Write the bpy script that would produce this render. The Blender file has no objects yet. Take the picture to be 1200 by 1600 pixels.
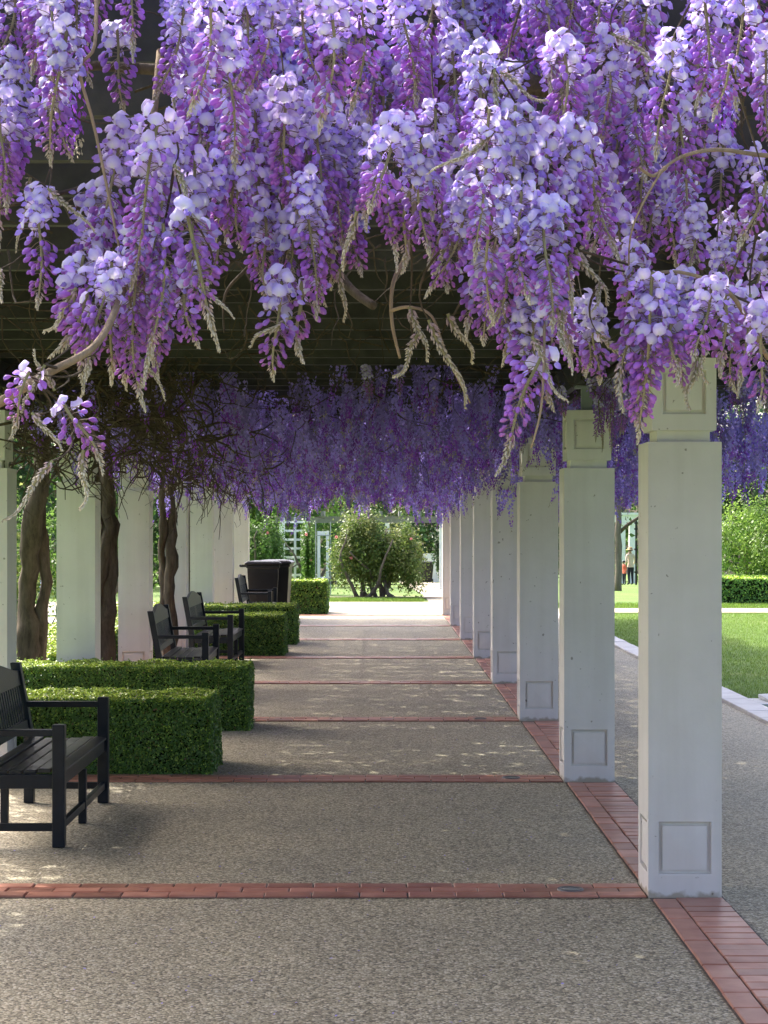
import bpy, bmesh, math, random
import numpy as np
from mathutils import Vector, Matrix, noise

random.seed(7)
rng = np.random.default_rng(7)
R = math.radians
S = bpy.context.scene
COL = S.collection

# ------------------------------------------------------------------ camera
H = 1.7           # eye height
F = 3000.0        # focal length in photo pixels (1200 x 1600)
VX, VY = 590.0, 822.0
cd = bpy.data.cameras.new('camera')
cam = bpy.data.objects.new('camera', cd)
COL.objects.link(cam)
cam.location = (0, 0, H)
cam.rotation_euler = (R(90), 0, 0)
cd.sensor_fit = 'VERTICAL'
cd.sensor_height = 36.0
cd.lens = F / 1600 * 36
cd.shift_x = (600 - VX) / 1600
cd.shift_y = (VY - 800) / 1600
cd.clip_end = 2000
S.camera = cam
S.render.resolution_x, S.render.resolution_y = 768, 1024

# ------------------------------------------------------------------ light
SUN_AZ = math.atan2(-0.62, 0.78)     # from ahead, left
SUN_EL = R(44)
w = bpy.data.worlds.new('World')
S.world = w
w.use_nodes = True
nt = w.node_tree
sky = nt.nodes.new('ShaderNodeTexSky')
sky.sky_type = 'NISHITA'
sky.sun_disc = False
sky.sun_elevation = SUN_EL
sky.sun_rotation = SUN_AZ
sky.air_density = 0.58
sky.dust_density = 5.5
sky.ozone_density = 1.0
bg = nt.nodes['Background']
bg.inputs['Strength'].default_value = 0.15
nt.links.new(sky.outputs[0], bg.inputs['Color'])
sl = bpy.data.lights.new('sun', 'SUN')
sl.energy = 2.0
sl.angle = R(0.53)
sl.color = (1.0, 0.95, 0.87)
sun = bpy.data.objects.new('sun', sl)
COL.objects.link(sun)
sd = Vector((math.sin(SUN_AZ) * math.cos(SUN_EL), math.cos(SUN_AZ) * math.cos(SUN_EL), math.sin(SUN_EL)))
sun.rotation_euler = sd.to_track_quat('Z', 'Y').to_euler()
sun.location = (-20, 40, 40)
vs = S.view_settings
vs.view_transform = 'Standard'
vs.look = 'None'
vs.gamma = 1.0
vs.use_curve_mapping = False
vs.exposure = 2.0


S.cycles.max_bounces = 6
S.cycles.diffuse_bounces = 4
S.cycles.transmission_bounces = 3
S.cycles.glossy_bounces = 2


# ------------------------------------------------------------------ helpers
def at(px, py, Z):
    return Vector(((px - VX) * Z / F, Z, H - (py - VY) * Z / F))


def gz(y):
    """ground height: level under the pergola, falling gently beyond it"""
    d = max(0.0, y - 45.0)
    return -0.024 * d * d / (d + 4.0) if d > 0 else 0.0


def tag(o, label=None, cat=None, group=None, kind=None):
    if label: o['label'] = label
    if cat: o['category'] = cat
    if group: o['group'] = group
    if kind: o['kind'] = kind
    return o


def empty(name, loc=(0, 0, 0), rz=0.0):
    o = bpy.data.objects.new(name, None)
    o.location = loc
    o.rotation_euler = (0, 0, rz)
    o.empty_display_size = 0.1
    COL.objects.link(o)
    return o


def link(name, me, mat=None, parent=None, loc=None):
    o = bpy.data.objects.new(name, me)
    COL.objects.link(o)
    if mat is not None and not me.materials:
        me.materials.append(mat)
    if parent is not None:
        o.parent = parent
    if loc is not None:
        o.location = loc
    return o


def copy_tree(o, parent=None):
    c = o.copy()
    COL.objects.link(c)
    c.parent = parent
    for ch in list(o.children):
        copy_tree(ch, c)
    return c


class MB:
    """collects faces, then becomes ONE mesh"""
    def __init__(s):
        s.v = []; s.f = []; s.c = []

    def add(s, verts, faces, col=(1, 1, 1)):
        n = len(s.v)
        s.v.extend([tuple(p) for p in verts])
        s.f.extend([tuple(i + n for i in f) for f in faces])
        if isinstance(col, tuple):
            s.c.extend([col] * len(verts))
        else:
            s.c.extend(col)

    def box(s, x0, x1, y0, y1, z0, z1, col=(1, 1, 1)):
        s.add([(x0, y0, z0), (x1, y0, z0), (x1, y1, z0), (x0, y1, z0), (x0, y0, z1), (x1, y0, z1), (x1, y1, z1), (x0, y1, z1)],
              [(3, 2, 1, 0), (4, 5, 6, 7), (0, 1, 5, 4), (1, 2, 6, 5), (2, 3, 7, 6), (3, 0, 4, 7)], col)

    def bar(s, a, b, wx, wy, col=(1, 1, 1)):
        """square bar from a to b, wx in x / wy in y (for near-vertical) cross-section kept horizontal"""
        a = Vector(a); b = Vector(b)
        vs_ = []
        for p in (a, b):
            for sx, sy in ((-1, -1), (1, -1), (1, 1), (-1, 1)):
                vs_.append((p.x + sx * wx / 2, p.y + sy * wy / 2, p.z))
        s.add(vs_, [(3, 2, 1, 0), (4, 5, 6, 7), (0, 1, 5, 4), (1, 2, 6, 5), (2, 3, 7, 6), (3, 0, 4, 7)], col)

    def tube(s, pts, rad, n=6, col=(1, 1, 1), ridge=0.0, twist=0.0, cols=None):
        pts = [Vector(p) for p in pts]
        if not isinstance(rad, (list, tuple)):
            rad = [rad] * len(pts)
        vs_ = []; cc = []
        up = Vector((0.31, 0.22, 0.9)).normalized()
        t0 = (pts[1] - pts[0]).normalized()
        if abs(t0.dot(up)) > 0.9:
            up = Vector((1, 0.1, 0)).normalized()
        for i, p in enumerate(pts):
            t = (pts[min(i + 1, len(pts) - 1)] - pts[max(i - 1, 0)])
            if t.length < 1e-9: t = t0
            t.normalize()
            x = up - t * up.dot(t)
            if x.length < 1e-4: x = t.orthogonal()
            x.normalize(); up = x
            y = t.cross(x)
            for k in range(n):
                a = 2 * math.pi * k / n + twist * i
                r = rad[i] * (1 + ridge * math.sin(3 * (2 * math.pi * k / n) + 0.7 * i) + ridge * 0.6 * math.sin(5 * (2 * math.pi * k / n) - 1.1 * i))
                vs_.append(p + x * (math.cos(a) * r) + y * (math.sin(a) * r))
                cc.append(cols[i] if cols else col)
        fs = []
        for i in range(len(pts) - 1):
            for k in range(n):
                k2 = (k + 1) % n
                fs.append((i * n + k, i * n + k2, (i + 1) * n + k2, (i + 1) * n + k))
        fs.append(tuple(range(n - 1, -1, -1)))
        m = (len(pts) - 1) * n
        fs.append(tuple(m + k for k in range(n)))
        s.add(vs_, fs, cc)

    def mesh(s, name, smooth=False):
        me = bpy.data.meshes.new(name)
        me.from_pydata(s.v, [], s.f)
        ca = me.color_attributes.new('Col', 'FLOAT_COLOR', 'POINT')
        a = np.ones((len(s.v), 4), dtype=np.float32)
        if s.v:
            a[:, :3] = np.array(s.c, dtype=np.float32)
        ca.data.foreach_set('color', a.ravel())
        if smooth:
            me.polygons.foreach_set('use_smooth', [True] * len(me.polygons))
        me.update()
        return me

    def build(s, name, mat, parent=None, loc=None, smooth=False, bevel=0.0):
        o = link(name, s.mesh(name, smooth), mat, parent, loc)
        if bevel:
            m = o.modifiers.new('bevel', 'BEVEL')
            m.width = bevel; m.segments = 2; m.limit_method = 'ANGLE'; m.angle_limit = R(40)
        return o


def quads_mesh(name, V, C):
    """V (n,4,3) float, C (n,3) or (n,4,3): joined separate quads"""
    n = len(V)
    me = bpy.data.meshes.new(name)
    me.vertices.add(n * 4)
    me.vertices.foreach_set('co', V.astype(np.float32).ravel())
    me.loops.add(n * 4)
    me.loops.foreach_set('vertex_index', np.arange(n * 4, dtype=np.int32))
    me.polygons.add(n)
    me.polygons.foreach_set('loop_start', np.arange(0, n * 4, 4, dtype=np.int32))
    me.polygons.foreach_set('loop_total', np.full(n, 4, dtype=np.int32))
    me.update(calc_edges=True)
    ca = me.color_attributes.new('Col', 'FLOAT_COLOR', 'POINT')
    a = np.ones((n, 4, 4), dtype=np.float32)
    a[:, :, :3] = C[:, None, :] if C.ndim == 2 else C
    ca.data.foreach_set('color', a.ravel())
    return me


def unit(a):
    return a / np.maximum(np.linalg.norm(a, axis=-1, keepdims=True), 1e-9)


def leaves(P, N, L, W, tilt=0.6, fold=0.15):
    """rhombic leaves at P facing roughly N; returns (n,4,3)"""
    n = len(P)
    nn = unit(N + rng.normal(0, tilt, (n, 3)))
    a = unit(np.cross(nn, rng.normal(0, 1, (n, 3))))
    b = np.cross(nn, a)
    L = np.broadcast_to(L, (n,))[:, None]; W = np.broadcast_to(W, (n,))[:, None]
    return np.stack([P - a * L / 2, P + b * W / 2 - a * L * 0.06 + nn * W * fold, P + a * L / 2, P - b * W / 2 - a * L * 0.06 + nn * W * fold], axis=1)


# ------------------------------------------------------------------ materials
def new_mat(name):
    m = bpy.data.materials.new(name)
    m.use_nodes = True
    t = m.node_tree
    return m, t, t.nodes['Principled BSDF']


def N(t, kind, **kw):
    n = t.nodes.new(kind)
    for k, v in kw.items():
        setattr(n, k, v)
    return n


def ramp(t, stops):
    r = t.nodes.new('ShaderNodeValToRGB')
    e = r.color_ramp.elements
    while len(e) > 1: e.remove(e[-1])
    e[0].position = stops[0][0]; e[0].color = (*stops[0][1], 1)
    for p, c in stops[1:]:
        x = e.new(p); x.color = (*c, 1)
    return r


def coords(t, scale=1.0, kind='Object'):
    tc = N(t, 'ShaderNodeTexCoord')
    mp = N(t, 'ShaderNodeMapping')
    mp.inputs['Scale'].default_value = scale if isinstance(scale, tuple) else (scale,) * 3
    t.links.new(tc.outputs[kind], mp.inputs['Vector'])
    return mp.outputs['Vector']


def simple_mat(name, base, rough=0.6, var=0.12, scale=6.0, bump=0.0, bscale=60.0, spec=0.5, world=False, metallic=0.0, rand=0.0):
    m, t, p = new_mat(name)
    if world:
        g = N(t, 'ShaderNodeNewGeometry'); vec = g.outputs['Position']
    else:
        vec = coords(t)
    no = N(t, 'ShaderNodeTexNoise'); no.inputs['Scale'].default_value = scale; no.inputs['Detail'].default_value = 6
    t.links.new(vec, no.inputs['Vector'])
    lo = tuple(c * (1 - var) for c in base); hi = tuple(min(1, c * (1 + var)) for c in base)
    r = ramp(t, [(0.3, lo), (0.7, hi)])
    t.links.new(no.outputs['Fac'], r.inputs['Fac'])
    out = r.outputs['Color']
    if rand:
        oi = N(t, 'ShaderNodeObjectInfo')
        hs = N(t, 'ShaderNodeHueSaturation')
        mr = N(t, 'ShaderNodeMapRange'); mr.inputs['To Min'].default_value = 1 - rand; mr.inputs['To Max'].default_value = 1 + rand
        t.links.new(oi.outputs['Random'], mr.inputs['Value']); t.links.new(mr.outputs[0], hs.inputs['Value'])
        t.links.new(out, hs.inputs['Color']); out = hs.outputs['Color']
    t.links.new(out, p.inputs['Base Color'])
    p.inputs['Roughness'].default_value = rough
    p.inputs['Specular IOR Level'].default_value = spec
    p.inputs['Metallic'].default_value = metallic
    if bump:
        n2 = N(t, 'ShaderNodeTexNoise'); n2.inputs['Scale'].default_value = bscale; n2.inputs['Detail'].default_value = 4
        t.links.new(vec, n2.inputs['Vector'])
        b = N(t, 'ShaderNodeBump'); b.inputs['Strength'].default_value = bump; b.inputs['Distance'].default_value = 0.01
        t.links.new(n2.outputs['Fac'], b.inputs['Height']); t.links.new(b.outputs['Normal'], p.inputs['Normal'])
    return m


def attr_mat(name, rough=0.55, transl=0.3, rand=0.0, spec=0.3, tint=None, huevar=0.0):
    """colour from the mesh's own colours, part of the light passes through"""
    m, t, p = new_mat(name)
    a = N(t, 'ShaderNodeAttribute', attribute_name='Col')
    out = a.outputs['Color']
    if rand or huevar:
        oi = N(t, 'ShaderNodeObjectInfo')
        hs = N(t, 'ShaderNodeHueSaturation')
        mr = N(t, 'ShaderNodeMapRange'); mr.inputs['To Min'].default_value = 1 - rand; mr.inputs['To Max'].default_value = 1 + rand
        t.links.new(oi.outputs['Random'], mr.inputs['Value']); t.links.new(mr.outputs[0], hs.inputs['Value'])
        if huevar:
            mh = N(t, 'ShaderNodeMapRange'); mh.inputs['To Min'].default_value = 0.5 - huevar; mh.inputs['To Max'].default_value = 0.5 + huevar
            ml = N(t, 'ShaderNodeMath', operation='MULTIPLY'); ml.inputs[1].default_value = 7.31
            fr = N(t, 'ShaderNodeMath', operation='FRACT')
            t.links.new(oi.outputs['Random'], ml.inputs[0]); t.links.new(ml.outputs[0], fr.inputs[0])
            t.links.new(fr.outputs[0], mh.inputs['Value']); t.links.new(mh.outputs[0], hs.inputs['Hue'])
        t.links.new(out, hs.inputs['Color']); out = hs.outputs['Color']
    t.links.new(out, p.inputs['Base Color'])
    p.inputs['Roughness'].default_value = rough
    p.inputs['Specular IOR Level'].default_value = spec
    if transl:
        tr = N(t, 'ShaderNodeBsdfTranslucent')
        t.links.new(out, tr.inputs['Color'])
        mx = N(t, 'ShaderNodeMixShader'); mx.inputs['Fac'].default_value = transl
        t.links.new(p.outputs[0], mx.inputs[1]); t.links.new(tr.outputs[0], mx.inputs[2])
        t.links.new(mx.outputs[0], t.nodes['Material Output'].inputs['Surface'])
    return m


def aggregate_mat():
    m, t, p = new_mat('exposed_aggregate')
    g = N(t, 'ShaderNodeNewGeometry'); pos = g.outputs['Position']
    v1 = N(t, 'ShaderNodeTexVoronoi'); v1.inputs['Scale'].default_value = 92
    v2 = N(t, 'ShaderNodeTexVoronoi'); v2.inputs['Scale'].default_value = 190
    t.links.new(pos, v1.inputs['Vector']); t.links.new(pos, v2.inputs['Vector'])
    s1 = N(t, 'ShaderNodeSeparateColor'); t.links.new(v1.outputs['Color'], s1.inputs[0])
    s2 = N(t, 'ShaderNodeSeparateColor'); t.links.new(v2.outputs['Color'], s2.inputs[0])
    stones = [(0.0, (0.05, 0.041, 0.025)), (0.15, (0.17, 0.142, 0.085)), (0.40, (0.43, 0.37, 0.235)), (0.7, (0.60, 0.525, 0.345)), (0.88, (0.78, 0.70, 0.49)), (1.0, (0.92, 0.87, 0.68))]
    r1 = ramp(t, stones); r2 = ramp(t, stones)
    t.links.new(s1.outputs[0], r1.inputs['Fac']); t.links.new(s2.outputs[1], r2.inputs['Fac'])
    mx = N(t, 'ShaderNodeMix', data_type='RGBA'); mx.inputs['Factor'].default_value = 0.28
    t.links.new(r1.outputs['Color'], mx.inputs['A']); t.links.new(r2.outputs['Color'], mx.inputs['B'])
    # joints between the stones
    r3 = ramp(t, [(0.0, (1, 1, 1)), (0.55, (1, 1, 1)), (1.0, (0.55, 0.54, 0.52))])
    mlt = N(t, 'ShaderNodeMath', operation='MULTIPLY'); mlt.inputs[1].default_value = 1.25
    t.links.new(v1.outputs['Distance'], mlt.inputs[0])
    t.links.new(mlt.outputs[0], r3.inputs['Fac'])
    mu = N(t, 'ShaderNodeMix', data_type='RGBA', blend_type='MULTIPLY'); mu.inputs['Factor'].default_value = 1
    t.links.new(mx.outputs['Result'], mu.inputs['A']); t.links.new(r3.outputs['Color'], mu.inputs['B'])
    # broad stains
    n3 = N(t, 'ShaderNodeTexNoise'); n3.inputs['Scale'].default_value = 0.9; n3.inputs['Detail'].default_value = 7; n3.inputs['Roughness'].default_value = 0.65
    t.links.new(pos, n3.inputs['Vector'])
    r4 = ramp(t, [(0.3, (0.80, 0.80, 0.81)), (0.7, (1.06, 1.04, 1.0))])
    t.links.new(n3.outputs['Fac'], r4.inputs['Fac'])
    mu2 = N(t, 'ShaderNodeMix', data_type='RGBA', blend_type='MULTIPLY'); mu2.inputs['Factor'].default_value = 1
    t.links.new(mu.outputs['Result'], mu2.inputs['A']); t.links.new(r4.outputs['Color'], mu2.inputs['B'])
    t.links.new(mu2.outputs['Result'], p.inputs['Base Color'])
    p.inputs['Roughness'].default_value = 0.62
    b = N(t, 'ShaderNodeBump'); b.inputs['Strength'].default_value = 0.6; b.inputs['Distance'].default_value = 0.004; b.invert = True
    t.links.new(v1.outputs['Distance'], b.inputs['Height']); t.links.new(b.outputs['Normal'], p.inputs['Normal'])
    return m


def lawn_mat():
    m, t, p = new_mat('lawn_grass')
    g = N(t, 'ShaderNodeNewGeometry'); pos = g.outputs['Position']
    n1 = N(t, 'ShaderNodeTexNoise'); n1.inputs['Scale'].default_value = 0.5; n1.inputs['Detail'].default_value = 8
    n2 = N(t, 'ShaderNodeTexNoise'); n2.inputs['Scale'].default_value = 28; n2.inputs['Detail'].default_value = 4
    t.links.new(pos, n1.inputs['Vector']); t.links.new(pos, n2.inputs['Vector'])
    r1 = ramp(t, [(0.3, (0.09, 0.17, 0.03)), (0.55, (0.13, 0.22, 0.04)), (0.75, (0.20, 0.24, 0.07))])
    r2 = ramp(t, [(0.3, (0.62, 0.66, 0.6)), (0.7, (1.25, 1.2, 1.1))])
    t.links.new(n1.outputs['Fac'], r1.inputs['Fac']); t.links.new(n2.outputs['Fac'], r2.inputs['Fac'])
    mu = N(t, 'ShaderNodeMix', data_type='RGBA', blend_type='MULTIPLY'); mu.inputs['Factor'].default_value = 1
    t.links.new(r1.outputs['Color'], mu.inputs['A']); t.links.new(r2.outputs['Color'], mu.inputs['B'])
    t.links.new(mu.outputs['Result'], p.inputs['Base Color'])
    p.inputs['Roughness'].default_value = 0.8; p.inputs['Specular IOR Level'].default_value = 0.2
    b = N(t, 'ShaderNodeBump'); b.inputs['Strength'].default_value = 0.8; b.inputs['Distance'].default_value = 0.03
    t.links.new(n2.outputs['Fac'], b.inputs['Height']); t.links.new(b.outputs['Normal'], p.inputs['Normal'])
    return m


def white_paint_mat():
    m, t, p = new_mat('white_masonry_paint')
    g = N(t, 'ShaderNodeNewGeometry'); pos = g.outputs['Position']
    n1 = N(t, 'ShaderNodeTexNoise'); n1.inputs['Scale'].default_value = 2.2; n1.inputs['Detail'].default_value = 8; n1.inputs['Roughness'].default_value = 0.6
    t.links.new(pos, n1.inputs['Vector'])
    r1 = ramp(t, [(0.3, (0.73, 0.695, 0.635)), (0.7, (0.82, 0.785, 0.725))])
    t.links.new(n1.outputs['Fac'], r1.inputs['Fac'])
    # scuffs: sparse small dark marks
    n2 = N(t, 'ShaderNodeTexNoise'); n2.inputs['Scale'].default_value = 26; n2.inputs['Detail'].default_value = 2
    t.links.new(pos, n2.inputs['Vector'])
    r2 = ramp(t, [(0.0, (1, 1, 1)), (0.72, (1, 1, 1)), (0.75, (0.5, 0.47, 0.42))])
    t.links.new(n2.outputs['Fac'], r2.inputs['Fac'])
    mu = N(t, 'ShaderNodeMix', data_type='RGBA', blend_type='MULTIPLY'); mu.inputs['Factor'].default_value = 1
    t.links.new(r1.outputs['Color'], mu.inputs['A']); t.links.new(r2.outputs['Color'], mu.inputs['B'])
    # faint rain streaks
    mps = N(t, 'ShaderNodeMapping'); mps.inputs['Scale'].default_value = (9, 9, 0.5)
    t.links.new(pos, mps.inputs['Vector'])
    n5 = N(t, 'ShaderNodeTexNoise'); n5.inputs['Scale'].default_value = 1.0; n5.inputs['Detail'].default_value = 5
    t.links.new(mps.outputs[0], n5.inputs['Vector'])
    r5 = ramp(t, [(0.38, (0.86, 0.85, 0.82)), (0.55, (1, 1, 1))])
    t.links.new(n5.outputs['Fac'], r5.inputs['Fac'])
    mu5 = N(t, 'ShaderNodeMix', data_type='RGBA', blend_type='MULTIPLY'); mu5.inputs['Factor'].default_value = 0.35
    t.links.new(mu.outputs['Result'], mu5.inputs['A']); t.links.new(r5.outputs['Color'], mu5.inputs['B'])
    mu = mu5
    # splash dirt close to the paving, ragged
    sx = N(t, 'ShaderNodeSeparateXYZ'); t.links.new(pos, sx.inputs[0])
    n3 = N(t, 'ShaderNodeTexNoise'); n3.inputs['Scale'].default_value = 14; n3.inputs['Detail'].default_value = 6
    t.links.new(pos, n3.inputs['Vector'])
    ad = N(t, 'ShaderNodeMath', operation='MULTIPLY_ADD'); ad.inputs[1].default_value = -0.12; 
    t.links.new(n3.outputs['Fac'], ad.inputs[0]); t.links.new(sx.outputs['Z'], ad.inputs[2])
    r3 = ramp(t, [(0.0, (0.62, 0.56, 0.46)), (0.02, (1, 1, 1))])
    a2 = N(t, 'ShaderNodeMath', operation='ADD'); a2.inputs[1].default_value = 0.045
    t.links.new(ad.outputs[0], a2.inputs[0]); t.links.new(a2.outputs[0], r3.inputs['Fac'])
    mu2 = N(t, 'ShaderNodeMix', data_type='RGBA', blend_type='MULTIPLY'); mu2.inputs['Factor'].default_value = 1
    t.links.new(mu.outputs['Result'], mu2.inputs['A']); t.links.new(r3.outputs['Color'], mu2.inputs['B'])
    t.links.new(mu2.outputs['Result'], p.inputs['Base Color'])
    p.inputs['Roughness'].default_value = 0.5
    n4 = N(t, 'ShaderNodeTexNoise'); n4.inputs['Scale'].default_value = 45; n4.inputs['Detail'].default_value = 5
    t.links.new(pos, n4.inputs['Vector'])
    b = N(t, 'ShaderNodeBump'); b.inputs['Strength'].default_value = 0.12; b.inputs['Distance'].default_value = 0.006
    t.links.new(n4.outputs['Fac'], b.inputs['Height']); t.links.new(b.outputs['Normal'], p.inputs['Normal'])
    return m


def brick_mat():
    m, t, p = new_mat('terracotta_paver')
    g = N(t, 'ShaderNodeNewGeometry'); pos = g.outputs['Position']
    oi = N(t, 'ShaderNodeObjectInfo')
    n1 = N(t, 'ShaderNodeTexNoise'); n1.inputs['Scale'].default_value = 9; n1.inputs['Detail'].default_value = 7
    t.links.new(pos, n1.inputs['Vector'])
    r1 = ramp(t, [(0.3, (0.39, 0.155, 0.098)), (0.7, (0.54, 0.255, 0.168))])
    t.links.new(n1.outputs['Fac'], r1.inputs['Fac'])
    hs = N(t, 'ShaderNodeHueSaturation')
    mr = N(t, 'ShaderNodeMapRange'); mr.inputs['To Min'].default_value = 0.72; mr.inputs['To Max'].default_value = 1.22
    t.links.new(oi.outputs['Random'], mr.inputs['Value']); t.links.new(mr.outputs[0], hs.inputs['Value'])
    t.links.new(r1.outputs['Color'], hs.inputs['Color'])
    t.links.new(hs.outputs['Color'], p.inputs['Base Color'])
    n2 = N(t, 'ShaderNodeTexNoise'); n2.inputs['Scale'].default_value = 3; n2.inputs['Detail'].default_value = 5
    t.links.new(pos, n2.inputs['Vector'])
    m2 = N(t, 'ShaderNodeMapRange'); m2.inputs['To Min'].default_value = 0.22; m2.inputs['To Max'].default_value = 0.50
    t.links.new(n2.outputs['Fac'], m2.inputs['Value']); t.links.new(m2.outputs[0], p.inputs['Roughness'])
    n3 = N(t, 'ShaderNodeTexNoise'); n3.inputs['Scale'].default_value = 130
    t.links.new(pos, n3.inputs['Vector'])
    b = N(t, 'ShaderNodeBump'); b.inputs['Strength'].default_value = 0.15; b.inputs['Distance'].default_value = 0.003
    t.links.new(n3.outputs['Fac'], b.inputs['Height']); t.links.new(b.outputs['Normal'], p.inputs['Normal'])
    return m


def bark_mat(name, a, b_, scale=18):
    m, t, p = new_mat(name)
    g = N(t, 'ShaderNodeNewGeometry'); 
    mp = N(t, 'ShaderNodeMapping'); mp.inputs['Scale'].default_value = (1, 1, 0.22)
    t.links.new(g.outputs['Position'], mp.inputs['Vector'])
    n1 = N(t, 'ShaderNodeTexNoise'); n1.inputs['Scale'].default_value = scale; n1.inputs['Detail'].default_value = 8; n1.inputs['Roughness'].default_value = 0.7
    t.links.new(mp.outputs[0], n1.inputs['Vector'])
    r1 = ramp(t, [(0.3, a), (0.7, b_)])
    t.links.new(n1.outputs['Fac'], r1.inputs['Fac']); t.links.new(r1.outputs['Color'], p.inputs['Base Color'])
    p.inputs['Roughness'].default_value = 0.85; p.inputs['Specular IOR Level'].default_value = 0.2
    b = N(t, 'ShaderNodeBump'); b.inputs['Strength'].default_value = 0.9; b.inputs['Distance'].default_value = 0.02
    t.links.new(n1.outputs['Fac'], b.inputs['Height']); t.links.new(b.outputs['Normal'], p.inputs['Normal'])
    return m


M = {}
M['agg'] = aggregate_mat()
M['lawn'] = lawn_mat()
M['white'] = white_paint_mat()
M['brick'] = brick_mat()
M['mortar'] = simple_mat('dark_joint_sand', (0.12, 0.10, 0.08), 0.9, 0.3, 40, world=True)
M['kerb'] = simple_mat('pale_kerb_stone', (0.58, 0.56, 0.55), 0.55, 0.1, 7, 0.2, 90, world=True, rand=0.06)
M['soil'] = simple_mat('mulch_soil', (0.13, 0.095, 0.065), 0.95, 0.5, 14, 0.9, 30, world=True)
M['timber'] = simple_mat('dark_stained_timber', (0.034, 0.033, 0.030), 0.6, 0.45, 9, 0.4, 40, world=True, rand=0.25)
M['steel'] = simple_mat('grey_painted_steel', (0.33, 0.36, 0.36), 0.45, 0.1, 10)
M['bench'] = simple_mat('blue_black_bench_paint', (0.005, 0.010, 0.017), 0.34, 0.25, 12, 0.12, 70, spec=0.25)
M['bench_seat'] = simple_mat('weathered_dark_seat_paint', (0.013, 0.016, 0.019), 0.33, 0.35, 14, 0.15, 60)
M['binplastic'] = simple_mat('black_bin_plastic', (0.008, 0.009, 0.012), 0.35, 0.2, 9, 0.05, 60)
M['rubber'] = simple_mat('black_rubber', (0.02, 0.02, 0.02), 0.8)
M['bark'] = bark_mat('wisteria_bark', (0.035, 0.026, 0.018), (0.15, 0.115, 0.085))
M['twig'] = bark_mat('wisteria_twig', (0.04, 0.030, 0.022), (0.125, 0.092, 0.066), 30)
M['pale_twig'] = bark_mat('pale_twig_bark', (0.24, 0.17, 0.11), (0.42, 0.31, 0.21), 30)
M['treebark'] = bark_mat('tree_bark', (0.09, 0.075, 0.06), (0.24, 0.20, 0.165), 12)
M['petal'] = attr_mat('wisteria_petal', 0.5, 0.38, rand=0.12, spec=0.25, huevar=0.012)
M['stalk'] = attr_mat('wisteria_stalk', 0.75, 0.12, rand=0.15, spec=0.15)
M['farpetal'] = attr_mat('wisteria_petal_far', 0.6, 0.52, spec=0.1)
M['leaf'] = attr_mat('leaf', 0.45, 0.45, spec=0.35)
M['boxleaf'] = attr_mat('box_leaf', 0.38, 0.25, spec=0.45)
M['core'] = simple_mat('hedge_interior_twigs', (0.022, 0.030, 0.012), 0.95, 0.6, 25, spec=0.0)
M['whitewood'] = simple_mat('white_painted_wood', (0.86, 0.86, 0.85), 0.5, 0.05, 5)
M['greywood'] = simple_mat('grey_weathered_wood', (0.22, 0.22, 0.20), 0.7, 0.15, 8)
M['glass'] = simple_mat('light_lens', (0.12, 0.12, 0.12), 0.1)
M['metalring'] = simple_mat('dull_metal_ring', (0.20, 0.19, 0.18), 0.6, 0.2, 20, metallic=0.5)
M['slab'] = simple_mat('white_concrete_slab', (0.66, 0.66, 0.64), 0.7, 0.08, 12)

# ------------------------------------------------------------------ ground
def sheet(name, xs, ys, dz, mat, kind='structure'):
    mb = MB()
    for y in ys:
        for x in xs:
            mb.v.append((x, y, gz(y) + dz)); mb.c.append((1, 1, 1))
    nx = len(xs)
    for j in range(len(ys) - 1):
        for i in range(nx - 1):
            a = j * nx + i
            mb.f.append((a, a + 1, a + nx + 1, a + nx))
    o = mb.build(name, mat, smooth=True)
    tag(o, kind=kind)
    return o


YS = [-30, 0, 20, 40, 45] + [45 + k for k in range(1, 20)] + [66, 70, 75, 80, 90, 100, 120, 160, 240, 500]
ground = sheet('lawn', [-300, -60, -20, 0, 20, 60, 300], YS, -0.022, M['lawn'])
PX0, PX1 = -2.84, 3.335
path = sheet('path', [PX0, PX1], [-12, 0, 12, 24, 36.9], 0.0, M['agg'])
cross = sheet('cross_path', [-26, PX0, PX1, 3.62], [36.9, 38.5, 41.0, 43.2], -0.004, M['agg'])
cross2 = sheet('side_path', [3.62, 26], [37.9, 39.9], -0.006, M['agg'])
side = sheet('far_path', [1.15, 3.0], [43.2, 45, 46, 48, 50, 54, 58, 64, 72, 82, 95, 112], -0.006, M['agg'])
garden_path = sheet('garden_path', [-26, -4.9], [33.5, 36.0], -0.006, M['agg'])
for o, lb in ((ground, 'mown green lawn'), (path, 'exposed aggregate walk under the pergola'), (cross, 'sunlit aggregate cross path')):
    o['label'] = lb

# ---- brick bands (each brick a piece)
PITCH = 3.96
Z1 = 8.763
PW = 0.335
RX = 1.2356            # inner face of right row
LXI = -2.455           # inner face of left row
rows = [Z1 + PITCH * k for k in range(-1, 8)]


def brick_mesh(l, w_, name):
    mb = MB()
    b = 0.004; h0, h1 = -0.03, 0.011
    x, y = l / 2, w_ / 2
    mb.add([(-x, -y, h0), (x, -y, h0), (x, y, h0), (-x, y, h0), (-x, -y, h1 - b), (x, -y, h1 - b), (x, y, h1 - b), (-x, y, h1 - b),
            (-x + b, -y + b, h1), (x - b, -y + b, h1), (x - b, y - b, h1), (-x + b, y - b, h1)],
           [(0, 1, 5, 4), (1, 2, 6, 5), (2, 3, 7, 6), (3, 0, 4, 7), (4, 5, 9, 8), (5, 6, 10, 9), (6, 7, 11, 10), (7, 4, 8, 11), (8, 9, 10, 11)])
    me = mb.mesh(name)
    me.materials.append(M['brick'])
    return me


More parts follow.
